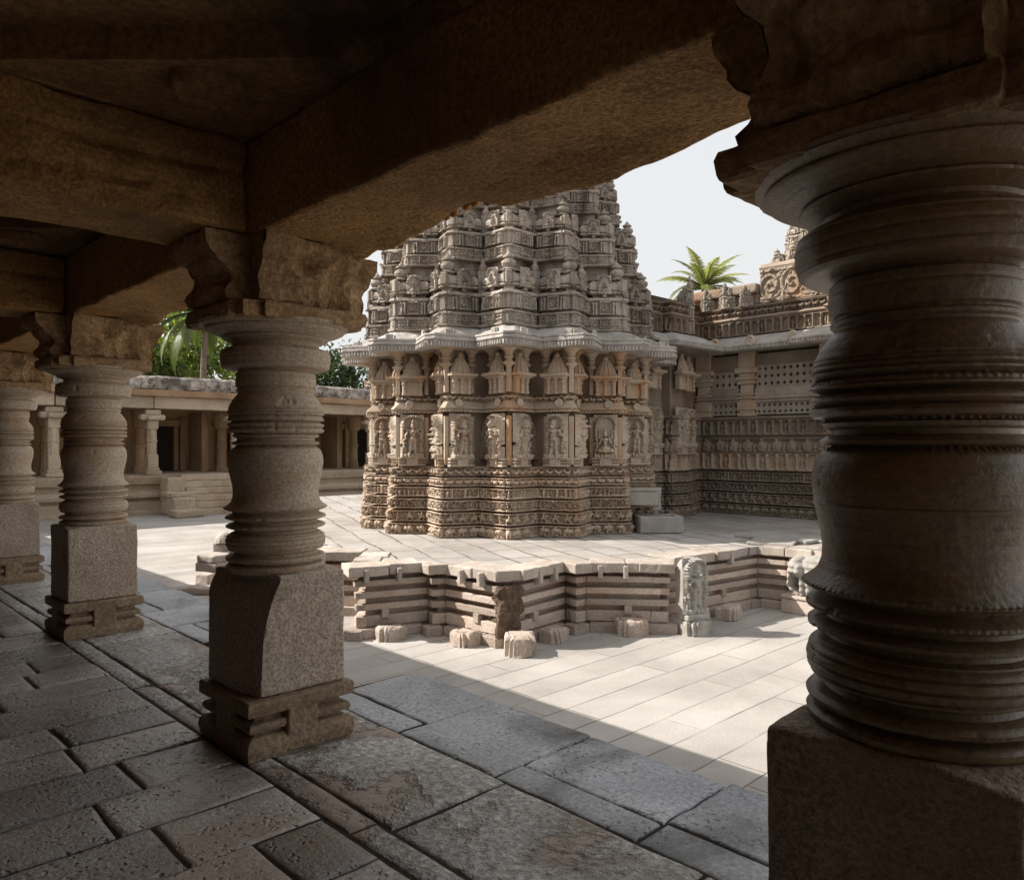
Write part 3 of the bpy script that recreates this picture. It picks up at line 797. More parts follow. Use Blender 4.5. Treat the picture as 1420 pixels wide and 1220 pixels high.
    return (shaft, shaft2), footm, abm, brm

def block_mesh(chip):
    b = rbox(.525, .525, .598, .02, .014, .0045, 8, 3)
    V = np.vstack(b.V); V[:, 2] += .295
    V += vnoise3(V, 26, 8) * .003
    # chipped upper corner(s)
    if chip:
        for (nx, ny, base, seed) in chip:
            n = np.array([nx, ny]) / math.hypot(nx, ny)
            zt = np.clip((V[:, 2] - .36) / .5, 0, 1)
            lim = base - .10 * (.4 * zt + .6 * zt ** 4) + .01 * fbm(V, 7, seed)
            d = V[:, 0] * n[0] + V[:, 1] * n[1] - lim
            m = d > 0
            V[m, :2] -= n * d[m][:, None]
    # worn top edge
    top = V[:, 2] > .86
    V[top, 2] -= np.clip(np.hypot(V[top, 0], V[top, 1]) - .27, 0, 1) * .12 * (1 + fbm(V[top], 9, 3))
    b.V = [V]
    return b.mesh('pedestal', M_block, False, weld=.0005)

SH, FT, AB, BR = pillar_meshes()
BK0 = block_mesh(None); BK1 = block_mesh([(-.98, -.2, .262, 4)])
plabels = ['massive lathe turned stone pillar in deep shade at the right edge of the photo',
           'lathe turned stone pillar on a pedestal with a chipped upper corner, left of the temple',
           'lathe turned stone pillar on an undamaged square pedestal, third from the right',
           'stone pillar cut off by the left edge of the photo, farthest of the row']
for k, yy in enumerate(PY):
    t = thing('pillar', plabels[k], 'pillar', (PX, yy, 0), 0, 'turned stone pillars of the cloister')
    link('foot', FT, t)
    link('pedestal', BK1 if k == 1 else BK0, t)
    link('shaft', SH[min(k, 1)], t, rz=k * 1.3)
    link('abacus', AB, t)
    link('bracket', BR, t)

# ---- beams
def beam_mb(x0, x1, y0, y1, z0, z1, seed, rag):
    mb = rbox(x1 - x0, y1 - y0, z1 - z0, .04, .025, .02, 3, seed)
    V = np.vstack(mb.V); V += np.array([(x0 + x1) / 2, (y0 + y1) / 2, z0])
    V += vnoise3(V, 14, seed + 3) * .008
    low = np.clip((z0 + .12 - V[:, 2]) / .12, 0, 1)
    if rag:
        out = np.clip((V[:, 0] - (x1 - .22)) / .22, 0, 1)
        V[:, 2] += low * out * (.045 * fbm(np.stack([V[:, 1], V[:, 1] * 0, V[:, 1] * 0 + seed], 1), 2.3, seed) - .015) * rag
        V[:, 2] -= low * .02 * np.cos((V[:, 1] - y0) / (y1 - y0) * 2 * PI) * 0
    mb.V = [V]
    return mb

bl = ['long thick lintel beam spanning from the right pillar to the second pillar across the top of the photo',
      'lintel beam joining the second and third pillars from the right along the row',
      'lintel beam joining the third pillar from the right to the leftmost pillar']
for k in range(3):
    y0, y1 = PY[k], PY[k + 1]
    t = thing('lintel_beam', bl[k], 'beam', (PX, (y0 + y1) / 2, 2.58), 0, 'lintel beams along the pillar row')
    mb = beam_mb(1.685, 2.245, y0 + .006, y1 - .006, 2.58, 3.04, 10 + k, 1.9).xform(Matrix.Translation((-PX, -(y0 + y1) / 2, -2.58)))
    mb.build('beam_stone', M_beam, t)
cl = ['cross beam running inward from the second pillar from the right to the photo\'s left edge',
      'cross beam running inward from the third pillar from the right, seen under the nearer one',
      'cross beam running inward from the leftmost pillar in the far bay']
for k in (1, 2, 3):
    yy = PY[k]
    t = thing('cross_beam', cl[k - 1], 'beam', (.2, yy, 2.58), 0, 'cross beams of the cloister roof')
    mb = beam_mb(-1.5, 1.68, yy - .26, yy + .26, 2.585, 3.03, 30 + k, 0)
    V = np.vstack(mb.V)
    for zc in (2.72, 2.86):      # two shallow fillets along the side
        V[:, 1] += np.sign(V[:, 1] - yy) * -.028 * np.exp(-((V[:, 2] - zc) / .018) ** 2)
    mb.V = [V]
    mb.xform(Matrix.Translation((-.2, -yy, -2.58))).build('beam_stone', M_beam, t)

# ---- roof of the cloister: ceiling, eave, back wall
rf = thing('cloister_roof', 'dark low stone ceiling with stepped corner slabs over the shaded gallery', 'ceiling', (0, 0, 3.0))
def tri_slab(mb, c, a, b, z, th):
    P = [(*c, z), (*a, z), (*b, z), (*c, z + th), (*a, z + th), (*b, z + th)]
    mb.add(P, [(0, 2, 1), (3, 4, 5), (1, 2, 5, 4)])
bays = [(PY[k] - PITCH + .25, PY[k] - .25) for k in range(0, 5)] if False else [(PY[k] + .26 - PITCH, PY[k] - .26) for k in range(4)] + [(PY[3] + .26, PY[3] + PITCH)]
for bi, (ya, yb) in enumerate(bays):
    x0, x1 = -1.02, 1.70
    L1 = 1.2
    for (cx, cy, dx, dy) in ((x0, ya, 1, 1), (x1, ya, -1, 1), (x1, yb, -1, -1), (x0, yb, 1, -1)):
        # slab as a subdivided triangle with thickness
        mb = MB(); n = 14
        V = []; idx = {}
        for i in range(n + 1):
            for j in range(n + 1 - i):
                idx[(i, j)] = len(V); V.append((cx - .04 * dx + dx * L1 * i / n, cy - .04 * dy + dy * L1 * j / n, .045))
        F = []
        for i in range(n):
            for j in range(n - i):
                f = [idx[(i, j)], idx[(i, j + 1)], idx[(i + 1, j)]]
                F.append(f if dx * dy > 0 else f[::-1])
                if i + j < n - 1:
                    f = [idx[(i + 1, j)], idx[(i, j + 1)], idx[(i + 1, j + 1)]]
                    F.append(f if dx * dy > 0 else f[::-1])
        V = np.array(V); V[:, 2] += fbm(V, 4, bi) * .012
        mb.add(V, F)
        e = [V[idx[(i, n - i)]] for i in range(n + 1)]
        up = np.array(e); up2 = up.copy(); up2[:, 2] = .175
        mb.grid(np.stack([up, up2], 1), flip=dx * dy < 0)
        cs = mb.build('corner_slab', M_ceil, rf)
        # carved rosette on the underside of each corner
        if bi in (1, 2):
            q = MB(); nr, na = 14, 64
            r = np.linspace(0, .15, nr); a = np.linspace(0, 2 * PI, na, endpoint=False)
            rr_, aa = np.meshgrid(r, a, indexing='xy')
            hh = .018 * np.clip(np.cos(rr_ * 90), -.4, 1) * (.6 + .4 * np.cos(12 * aa)) + .02 * (rr_ > .12)
            P = np.stack([np.cos(aa) * rr_, np.sin(aa) * rr_, -np.abs(hh) - .002], -1)
            P[:, -1, 2] = .02
            q.grid(P, closed_u=True, flip=False)
            q.build('rosette', M_ceil, cs, True, loc=(cx + dx * .40, cy + dy * .44, .022))
    # raised middle panel
    pn = box(x0 - .1, x1 + .1, ya - .1, yb + .1, .175, .26, .2, .01, .01, 3, bi + 50)
    pn.build('ceiling_panel', M_ceil, rf)
    bf = rbox(1.5, 1.5, .06, .1, .02, .01, 4, bi).xform(T3((x0 + x1) / 2, (ya + yb) / 2, .11, PI / 4))
    bf.build('ceiling_boss', M_ceil, rf)
top = box(-3.2, 2.28, -6.5, 34, .262, .36, 1, .01, 0); top.build('roof_slab', M_ceil, rf)
fil = box(1.70, 2.24, -6.5, 34, .045, .258, .5, .01, 0); fil.build('wall_plate', M_ceil, rf)
for k in range(-1, 4):
    box(-1.6, 1.69, PY[0] + PITCH * k - .24, PY[0] + PITCH * k + .24, .036, .17, .4, .01, .004).build('beam_packing', M_ceil, rf)
bk = box(-1.55, -1.05, -6.5, 34, -.42, .17, .6, .02, .006); bk.build('inner_beam', M_ceil, rf)
box(-3.5, -3.2, -6.5, 34, -3.0, .36, 1, .02, .0).build('back_wall', M_dimwall, rf)
box(-3.2, 2.2, -6.8, -6.5, -3.0, .36, 1, .02, .0).build('end_wall', M_dimwall, rf)

# eave
ev = MB()
n = 500
yv = np.linspace(-6.5, 33, n)
pr = [(2.20, .12), (2.45, .02), (2.60, -.06), (2.68, -.10), (2.69, -.15), (2.665, -.165), (2.60, -.13), (2.30, .03), (2.2, .035)]
P = np.zeros((n, len(pr), 3)); P[..., 1] = yv[:, None]
for j, (a, b) in enumerate(pr): P[:, j, 0] = a; P[:, j, 2] = b
P = P + (vnoise3(P.reshape(-1, 3), 3, 5) * .012).reshape(P.shape)
ev.grid(P, flip=True)
for yy in np.arange(-2, 14, .085):
    ev.merge(rbox(.03, .05, .05, .03, .012).xform(T3(2.667, yy + .01 * math.sin(yy * 40), -.205 + .012 * math.sin(yy * 17))))
ev.build('eave', M_beam, rf)

# ================================================================== TEMPLE
TC = (12.5, 12.95, ZT)
TA = math.radians(-134.2)             # tip that points at the camera
NR = .850
def star(R, nr=NR, k0=-6, k1=8):
    """polyline of the 16 pointed star from tip k0 to k1 (open)"""
    p = []
    for k in range(k0, k1 + 1):
        a = TA + k * PI / 8
        p.append((R * math.cos(a), R * math.sin(a)))
        if k < k1:
            a += PI / 16; p.append((R * nr * math.cos(a), R * nr * math.sin(a)))
    return np.array(p)
def star_tips(R, nr=NR, c=.075, k0=-6, k1=8):
    """star whose tips are cut flat"""
    s = star(R, nr, k0, k1); out = []
    for i, p in enumerate(s):
        if i % 2 == 0:
            if 0 < i < len(s) - 1:
                for q in (s[i - 1], s[i + 1]):
                    d = q - p; out.append(p + d / np.linalg.norm(d) * c)
            else: out.append(p)
        else: out.append(p)
    return np.array(out)

tp = thing('temple', 'carved grey star shaped stone temple with a stepped tower on a platform', 'temple', TC)
pl = MB()
# plinth: six carved courses
zs = [0, .25, .51, .75, .985, 1.19, 1.365]
kinds = ['elephant', 'horse', 'scroll', 'figures', 'makara', 'bird']
cR = [3.50, 3.48, 3.455, 3.44, 3.425, 3.41]
core = MB(); sweep(star_tips(3.22), [(0, 0), (0, 1.36), (-.6, 1.362)], False, .3, 0, 1, 0, core)
plinth = core.build('plinth', M_plinth, tp)
for c in range(6):
    mb = band(star_tips(cR[c]), zs[c] + .002, zs[c + 1] - .046, frieze_fn(kinds[c], c + 1), False, .0115, 0, .2)
    V = np.vstack(mb.V); V += vnoise3(V, 5, c) * .006; mb.V = [V]
    mb.build('frieze_band', M_plinth, plinth, True)

# wall core
wc = MB(); sweep(star_tips(3.16, .69), [(0, 1.36), (0, 3.75), (-.5, 3.76)], False, .12, .01, 5, 3, wc)
wall = wc.build('wall', M_wall, tp)
# image figures
DM = [deity_mesh(100 + k, w=.49, depth=.19, seated=(k in (1, 5)), arms=(4, 4, 2, 4, 4, 4, 4, 4)[k]).mesh('deity_relief', M_carved, True) for k in range(8)]
SM = [deity_mesh(200 + k, w=.27, H=.76, depth=.12, arms=2, attend=False).mesh('attendant_relief', M_carved, True) for k in range(3)]
def ped_mesh():
    b = MB()
    for (z0, z1, w, d) in ((0, .05, .56, .12), (.05, .075, .5, .08), (.075, .105, .56, .11), (.105, .13, .5, .08), (.13, .175, .56, .13)):
        b.merge(rbox(d, w, z1 - z0, .08, .008, .004, 9, 2).xform(T3(d / 2 - .01, 0, z0)))
    b.merge(rbox(.13, .24, .176, .08, .008, .004, 9, 4).xform(T3(.068, 0, 0)))
    return b.mesh('image_pedestal', M_carved, False)
PM = ped_mesh()
def turret_mesh(kind):
    """small shrine in the upper wall: colonnettes, eave and ribbed roof (+x outwards)"""
    b = MB()
    for s in (-.17, 0, .17):
        if kind == 1 and s == 0: continue
        b.merge(lathe([(0, .05), (.05, .05), (.06, .035), (.16, .04), (.2, .03), (.21, .05), (.24, .055), (.27, .04), (.30, .075), (.35, .075)], 12), T3(.07, s, 0))
    b.merge(rbox(.1, .42, .36, .1, .01).xform(T3(.0, 0, 0)))
    b.merge(rbox(.24, .58, .05, .05, .012, .006, 10).xform(T3(.1, 0, .34))); b.merge(rbox(.18, .48, .03, .05, .012, .006, 10).xform(T3(.09, 0, .31)))
    for s in np.linspace(-.29, .29, 13):
        b.merge(rbox(.03, .03, .03, .03, .006).xform(T3(.2, s, .375)))
    # ribbed roof
    nz, na = 20, 60
    z = np.linspace(0, 1, nz); a = np.linspace(-PI / 2, PI / 2, na)
    rr = (.19 * (1 - z ** 1.25) ** .8 + .035)
    st = 1 - .10 * (np.floor(z * 7) % 2) if kind else np.ones(nz)
    rib = 1 + (.09 * np.sign(np.cos(a * 13)) if kind != 1 else .04 * np.sign(np.cos(a * 22)))
    R_ = np.outer(rib, rr * st)
    P = np.stack([np.cos(a)[:, None] * R_ * .8, np.sin(a)[:, None] * R_, np.tile(.385 + z * .37, (na, 1))], -1)
    b.merge(MB().grid(P))
    b.merge(lathe([(.73, .03), (.745, .05), (.77, .055), (.79, .03), (.80, .04), (.82, .01)], 12), T3(.02, 0, 0))
    return b.mesh('wall_turret', M_wall, False)
TM = [turret_mesh(k) for k in range(3)]
def pilaster_mesh():
    b = MB()
    b.merge(rbox(.085, .085, .96, .1, .01, .004, 8).xform(T3(0, 0, 0)))
    b.merge(rbox(.085, .085, .55, .1, .01, .004, 8).xform(T3(0, 0, 1.42)))
    b.merge(lathe([(1.90, .05), (1.93, .075), (1.96, .12), (1.99, .125), (2.0, .09), (2.04, .07), (2.06, .06), (2.07, .08), (2.10, .10), (2.12, .07), (2.2, .09), (2.27, .16), (2.30, .17)], 16))
    b.merge(rbox(.26, .26, .07, .1, .01, .004, 8).xform(T3(0, 0, 2.30)))
    for r in (0, PI / 2, -PI / 2):
        b.merge(rbox(.3, .12, .08, .1, .02, .004, 8).xform(T3(.2 * math.cos(r), .2 * math.sin(r), 2.27, r)))
    return b.mesh('corner_pilaster', M_wall, False)
PLM = pilaster_mesh()
s0 = star(3.25, .79)
Rv = random.Random(5)
dk = 0
for i in range(len(s0) - 1):
    a, b = s0[i], s0[i + 1]
    tip, nt_ = (a, b) if i % 2 == 0 else (b, a)
    d = nt_ - tip; L = np.linalg.norm(d); d /= L
    n = np.array([(b - a)[1], -(b - a)[0]]); n /= np.linalg.norm(n)
    ang = math.atan2(n[1], n[0])
    c = tip + d * (.305) + n * .05
    order = [3, 0, 1, 4, 2, 0, 3, 6, 4, 5, 7, 2, 6]
    m = DM[order[dk % 13]]; dk += 1
    link('deity_relief', m, wall, (c[0], c[1], 1.53), ang)
    c2 = c - n * .015
    link('image_pedestal', PM, wall, (c2[0], c2[1], 1.362), ang)
    c3 = tip + d * .31 + n * .03
    link('wall_turret', TM[Rv.choice((0, 0, 1, 2))], wall, (c3[0], c3[1], 2.80), ang)
    pq = tip + d * .60 + n * -.02
    link('corner_pilaster', PLM, wall, (pq[0], pq[1], 1.40), ang)
    if i % 2 == 0:     # narrow figure near the notch
        q = nt_ * .90
        aa = math.atan2(q[1], q[0])
        link('attendant_relief', SM[(i // 2) % 3], wall, (q[0] * 1.0, q[1] * 1.0, 1.50), aa)
for k in range(-5, 8):
    a = TA + k * PI / 8
    link('corner_pilaster', PLM, wall, (3.22 * math.cos(a), 3.22 * math.sin(a), 1.40), a + PI / 4)
# cornice between images and turrets
cn = MB(); R0 = 3.20
def cst(R): return star_tips(R + .06, .765, .10)
loft([(cst(2.9), 2.50), (cst(3.22), 2.50), (cst(3.38), 2.50), (cst(3.40), 2.515), (cst(3.37), 2.55), (cst(3.31), 2.60), (cst(3.26), 2.645), (cst(3.26), 2.66)], .06, .006, 8, 1, cn)
band(cst(3.22), 2.665, 2.79, frieze_fn('makara', 21), False, .0145, 0, .14, cn)
band(cst(3.37), 2.445, 2.505, frieze_fn('tooth', 22), False, .013, 0, .08, cn)
cornice = cn.build('cornice', M_wall, wall)
def medal(r, depth, mat, name):
    nr, na = 10, 40
    rr_, aa = np.meshgrid(np.linspace(0, r, nr), np.linspace(0, 2 * PI, na, endpoint=False), indexing='xy')
    h = depth * (.55 + .45 * np.cos(rr_ / r * 9)) * (.85 + .15 * np.cos(9 * aa)) + depth * .4
    h = np.minimum(h, depth * .9); h[:, -1] = -.02
    return MB().grid(np.stack([h, np.cos(aa) * rr_, np.sin(aa) * rr_], -1), closed_u=True, flip=False)
MED = medal(.085, .03, None, 'm').mesh('arch_medallion', M_carved, True)
for i in range(len(s0) - 1):
    a, b = s0[i] * 1.04, s0[i + 1] * 1.04
    tip, nt_ = (a, b) if i % 2 == 0 else (b, a)
    n = np.array([(b - a)[1], -(b - a)[0]]); n /= np.linalg.norm(n)
    d = (nt_ - tip) / np.linalg.norm(nt_ - tip)
    c = tip + d * .36 + n * .02
    link('arch_medallion', MED, cornice, (c[0], c[1], 2.62), math.atan2(n[1], n[0]))

# main eave
def est(R, c=.16): return star_tips(R, .83, c)
em = loft([(est(3.0), 4.17), (est(3.32), 4.15), (est(3.52), 4.075), (est(3.74), 3.975), (est(3.92), 3.875), (est(3.96), 3.865), (est(3.975), 3.90), (est(4.02), 3.905), (est(4.03), 3.87), (est(4.0), 3.855), (est(4.025), 3.84), (est(4.03), 3.80), (est(3.95), 3.79)], .06, .014, 7, 2)
loft([(est(4.0), 3.70), (est(3.93), 3.66), (est(3.6), 3.69), (est(3.2), 3.70), (est(2.8), 3.70)], .2, .004, 6, 2, em)
eave = em.build('eave', M_eave, tp)
et = band(est(4.0), 3.675, 3.80, frieze_fn('tooth', 3), False, .0125, 0, .05)
et.build('drip_edge', M_eave, eave)
AN = MB().merge(rbox(.05, .15, .15, .04, .03, .012, 12)).merge(rbox(.05, .035, .17, .05, .012, .006, 12), T3(0, .115, -.04)).mesh('antefix', M_eave, False)
se = star(4.02, .83)
for i in range(len(se) - 1):
    a, b = se[i], se[i + 1]
    n = np.array([(b - a)[1], -(b - a)[0]]); n /= np.linalg.norm(n)
    tip, nt_ = (a, b) if i % 2 == 0 else (b, a)
    d = (nt_ - tip) / np.linalg.norm(nt_ - tip)
    c = tip + d * .46 - n * .03
    link('antefix', AN, eave, (c[0], c[1], 3.85), math.atan2(n[1], n[0]))

# ---- tower
def kuta_mesh(variant):
    """aedicule of the tower, unit size (1 wide, 1 high), +x outwards, z 0..1"""
    R = random.Random(variant)
    pts = [(-.5, -.5), (-.06, -.94), (.06, -.94), (.80, -.20), (.80, -.10), (.90, -.10), (.90, .10), (.80, .10), (.80, .20), (.06, .94), (-.06, .94), (-.5, .5)]
    p = np.array(pts) * .5
    b = MB(); C = True
    def fac(seed, mode):
        def hf(i, U, V, L, H):
            h = np.zeros_like(U)
            if L > .3:
                c = L * .5; w = L * .19
                pan = (np.abs(U - c) < w)
                fr = pan & ((np.abs(U - c) > w * .82) | (V < H * .1) | (V > H * .9))
                h = np.where(pan, .035, 0)
                h = np.where(fr, .075, h)
                inner = pan & ~fr
                if mode == 0:
                    h = np.where(inner, .012 + .055 * (np.clip(np.cos((U - c) / w * 8) * np.cos(V / H * 9), 0, 1)), h)
                else:
                    h = np.where(inner, .01 + horse_hf(U, V, c, H * .12, H * .62, .045), h)
                if mode == 0:
                    h = mx(h, .03 * (np.cos(V / H * 18) > .2) * (np.cos(U / L * 40) > -.6))
                else:
                    for x in (.1, .2, .8, .9):
                        h = mx(h, cap(U, V, L * x, H * .05, L * x, H * .85, L * .05, L * .04, .065), ell(U, V, L * x, H * .85, L * .065, H * .12, .065))
            elif L > .09:
                h = mx(cap(U, V, L * .5, H * .02, L * .5, H * .95, L * .3, L * .25, .02), 0 * U)
            return erode(h, U, V, seed + i, .3)
        return hf
    # base course with teeth
    sweep(p, [(-.1, 0), (.02, 0), (.045, .012), (.045, .035), (.02, .04)], C, .1, .006, 9, variant, b)
    band(p, .04, .165, fac(variant * 7 + 1, 0), C, .0125, .005, .06, b)
    sweep(p, [(-.05, .165), (.025, .168), (.03, .19), (.01, .20), (-.07, .205), (-.08, .23), (-.03, .232)], C, .1, .006, 9, variant, b)
    band(p, .232, .415, fac(variant * 7 + 2, 1), C, .0125, -.02, .06, b)
    sweep(p, [(-.05, .415), (.01, .418), (.03, .43), (.015, .465), (-.03, .475), (-.13, .48), (-.14, .525), (-.06, .53), (-.025, .545), (-.03, .565), (-.07, .575)], C, .1, .006, 9, variant, b)
    # domed cap
    sweep(p, [(-.07, .575), (-.03, .59), (-.02, .63), (-.035, .67), (-.09, .71), (-.17, .735), (-.25, .745), (-.32, .75)], C, .1, .006, 9, variant, b)
    # arched plaques on stems
    pq = deity_mesh(500 + variant, w=.24, H=.27, depth=.085, arms=2, attend=False, res=.011, seated=True)
    for s in (-1, 1):
        nx, ny = math.cos(s * PI / 4), math.sin(s * PI / 4)
        c = np.array([.43 * .5, s * .57 * .5]) + np.array([nx, ny]) * .005
        b.merge(pq, T3(c[0] - nx * .02, c[1] - ny * .02, .52, s * PI / 4))
        b.merge(rbox(.06, .22, .17, .05, .02, .004, 9), T3(c[0] - nx * .04, c[1] - ny * .04, .54, s * PI / 4))
        b.merge(rbox(.05, .07, .14, .05, .006, .003, 9), T3(c[0] - nx * .02, c[1] - ny * .02, .48, s * PI / 4))
    b.merge(rbox(.08, .11, .17, .05, .02, .003, 9), T3(.40, 0, .56)); b.merge(rbox(.05, .2, .13, .05, .02, .003, 9), T3(.37, 0, .575))
    # pot finial
    b.merge(lathe([(.73, .12), (.75, .14), (.765, .10), (.775, .075), (.80, .11), (.83, .13), (.865, .12), (.885, .075), (.90, .06), (.915, .10), (.935, .095), (.95, .05), (.97, .045), (.99, .02), (1.02, .004)], 18), T3(.26, 0, 0))
    V = np.vstack(b.V); V += vnoise3(V, 14, variant) * .008; b.V = [V]
    return b.mesh('aedicule', M_tower, False)
KM = [kuta_mesh(k) for k in range(3)]
def plaque_mesh(k):
    b = deity_mesh(300 + k, w=.26, H=.42, depth=.05, arms=2, attend=False, res=.012, seated=True)
    b.xform(T3(.06, 0, .42))
    b.merge(rbox(.08, .06, .44, .06, .008, .004, 9))
    b.merge(rbox(.22, .34, .30, .06, .02, .008, 9), T3(-.06, 0, 0))
    b.merge(rbox(.24, .38, .05, .06, .015, .008, 9), T3(-.05, 0, .30))
    b.merge(lathe([(.80, .05), (.83, .10), (.88, .12), (.93, .06), (.95, .08), (.98, .03), (1.03, .005)], 14), T3(-.02, 0, .02))
    return b.mesh('niche_plaque', M_tower, False)
NPM = [plaque_mesh(k) for k in range(2)]
tiers = [(4.10, 1.46, 3.36), (5.48, 1.24, 3.02), (6.66, 1.08, 2.60), (7.68, .92, 2.10), (8.54, .78, 1.55)]
def make_tower(parent, loc, rz, k0, k1):
    co = MB()
    for z, h, R in tiers:
        pts = []
        for k in range(32):
            a = TA + k * PI / 16; r = (R - .42) * (1 if k % 2 == 0 else .80); pts.append((r * math.cos(a), r * math.sin(a)))
        sweep(pts, [(0, z - .05), (0, z + .75 * h), (.05, z + .76 * h), (.06, z + .82 * h), (-.02, z + .84 * h), (-.02, z + h + .1), (-.5, z + h + .11)], True, .15, .015, 5, 3, co)
    co.merge(lathe([(9.2, 1.15), (9.3, 1.25), (9.42, 1.25), (9.5, 1.05), (9.62, 1.1), (9.8, 1.0), (9.95, .75), (10.05, .4), (10.1, .3), (10.2, .42), (10.35, .4), (10.45, .2), (10.5, .25), (10.55, .1), (10.75, .01)], 48))
    tw = co.build('tower', M_tower, parent, loc=loc, rz=rz)
    Rk = random.Random(9)
    for ti, (z, h, R) in enumerate(tiers):
        s = .345 * R
        for k in range(k0, k1):
            a = TA + k * PI / 8
            r = R - .45 * s
            link('aedicule', KM[(k + ti) % 3], tw, (r * math.cos(a), r * math.sin(a), z), a, (s, s, h))
            a2 = a + PI / 16; r2 = R * .80
            link('niche_plaque', NPM[(k + ti) % 2], tw, (r2 * math.cos(a2), r2 * math.sin(a2), z), a2, (s * .62, s * .62, h * .96))
    return tw
make_tower(tp, (0, 0, 0), 0, -6, 8)
make_tower(tp, (24.0 - TC[0], 9.46 - TC[1], .1), .35, -6, 6)

# projecting nose of the tower above the vestibule (towards the hall)
ns = MB()
for (z0, z1, xa, xb, hw) in ((4.1, 5.0, 1.5, 4.1, 1.15), (5.0, 5.6, 1.5, 3.9, 1.05), (5.6, 6.3, 1.5, 3.65, .95), (6.3, 7.0, 1.4, 3.45, .85), (7.0, 7.6, 1.2, 3.15, .75), (7.6, 8.2, 1.0, 2.95, .6), (8.2, 8.75, .8, 2.75, .42)):
    pp = [(xa, -hw), (xb, -hw), (xb, hw), (xa, hw)]
    band(pp, z0, z1 - .12, frieze_fn('columns', int(z0 * 10)), True, .03, 0, .08, ns)
    sweep(pp, [(-.1, z1 - .12), (.07, z1 - .11), (.08, z1 - .05), (-.05, z1)], True, .1, .015, 5, 2, ns)
nose = ns.build('tower_nose', M_tower, tp)
for (x, z) in ((4.0, 4.95), (3.75, 5.55), (3.5, 6.25), (3.3, 6.95), (3.05, 7.55), (2.8, 8.15), (2.65, 8.7)):
    for yy in (-.45, 0, .45):
        link('aedicule', KM[0], nose, (x - .05, yy, z), -PI / 4 * 0, (.5, .5, .62))

# ---- vestibule and hall to the right
HX = 5.75
hall_pl = np.array([(2.6, -1.75), (3.7, -1.75), (3.7, -2.0), (4.5, -2.0), (4.5, -1.75), (5.05, -1.75), (5.05, -1.55), (HX, -1.55), (HX, -5.2), (HX - .35, -5.2), (HX - .35, -9.0), (HX + 8, -9.0)])
hc = MB(); sweep(hall_pl, [(-.12, 0), (-.12, 3.9), (-.6, 3.92)], False, .3, .01, 3, 4, hc)
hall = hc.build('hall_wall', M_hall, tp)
hz = [0, .25, .51, .75, .985]
for c in range(4):
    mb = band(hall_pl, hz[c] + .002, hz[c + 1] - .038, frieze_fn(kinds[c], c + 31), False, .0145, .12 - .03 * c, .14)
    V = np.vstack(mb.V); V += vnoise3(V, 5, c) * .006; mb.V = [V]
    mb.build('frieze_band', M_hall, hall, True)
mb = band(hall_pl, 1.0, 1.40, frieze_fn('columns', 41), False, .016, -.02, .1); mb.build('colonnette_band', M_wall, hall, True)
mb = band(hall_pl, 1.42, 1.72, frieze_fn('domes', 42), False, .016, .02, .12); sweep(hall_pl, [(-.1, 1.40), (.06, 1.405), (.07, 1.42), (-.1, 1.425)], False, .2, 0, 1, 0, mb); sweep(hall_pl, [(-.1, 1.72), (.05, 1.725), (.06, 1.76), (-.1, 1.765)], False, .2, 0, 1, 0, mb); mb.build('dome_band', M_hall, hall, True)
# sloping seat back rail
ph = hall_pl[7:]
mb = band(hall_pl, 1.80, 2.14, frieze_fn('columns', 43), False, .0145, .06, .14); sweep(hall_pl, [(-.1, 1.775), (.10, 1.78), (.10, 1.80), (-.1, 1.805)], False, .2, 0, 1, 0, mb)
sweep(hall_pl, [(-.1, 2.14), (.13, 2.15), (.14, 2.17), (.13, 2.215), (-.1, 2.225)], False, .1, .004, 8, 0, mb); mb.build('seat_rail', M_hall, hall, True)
# lattice windows on the hall front (normal -x)
def lattice(name, y0, y1, z0, z1, x, nrow):
    """pierced stone screen: real diamond holes"""
    mb = MB(); cell = (z1 - z0) / nrow; ncol = max(1, round((y1 - y0) / cell)); cw = (y1 - y0) / ncol
    th = .07
    for i in range(ncol):
        for j in range(nrow):
            yc, zc = y0 + (i + .5) * cw, z0 + (j + .5) * cell
            out = [(-.5, -.5), (0, -.5), (.5, -.5), (.5, 0), (.5, .5), (0, .5), (-.5, .5), (-.5, 0)]
            r = .30
            inn = [(r * math.cos(a), r * math.sin(a)) for a in [math.radians(q) for q in (225, 270, 315, 0, 45, 90, 135, 180)]]
            inn = [(u * (1 if k % 2 else .72), v * (1 if k % 2 else .72)) for k, (u, v) in enumerate(inn)]
            V = [(x, yc + u * cw, zc + v * cell) for u, v in out] + [(x, yc + u * cw, zc + v * cell) for u, v in inn] + [(x + th, yc + u * cw, zc + v * cell) for u, v in inn]
            F = []
            for k in range(8):
                m = (k + 1) % 8
                F.append((k, 8 + k, 8 + m, m)); F.append((8 + k, 16 + k, 16 + m, 8 + m))
            mb.add(V, F)
    return mb.build(name, M_lat, hall)
wx = HX - .02
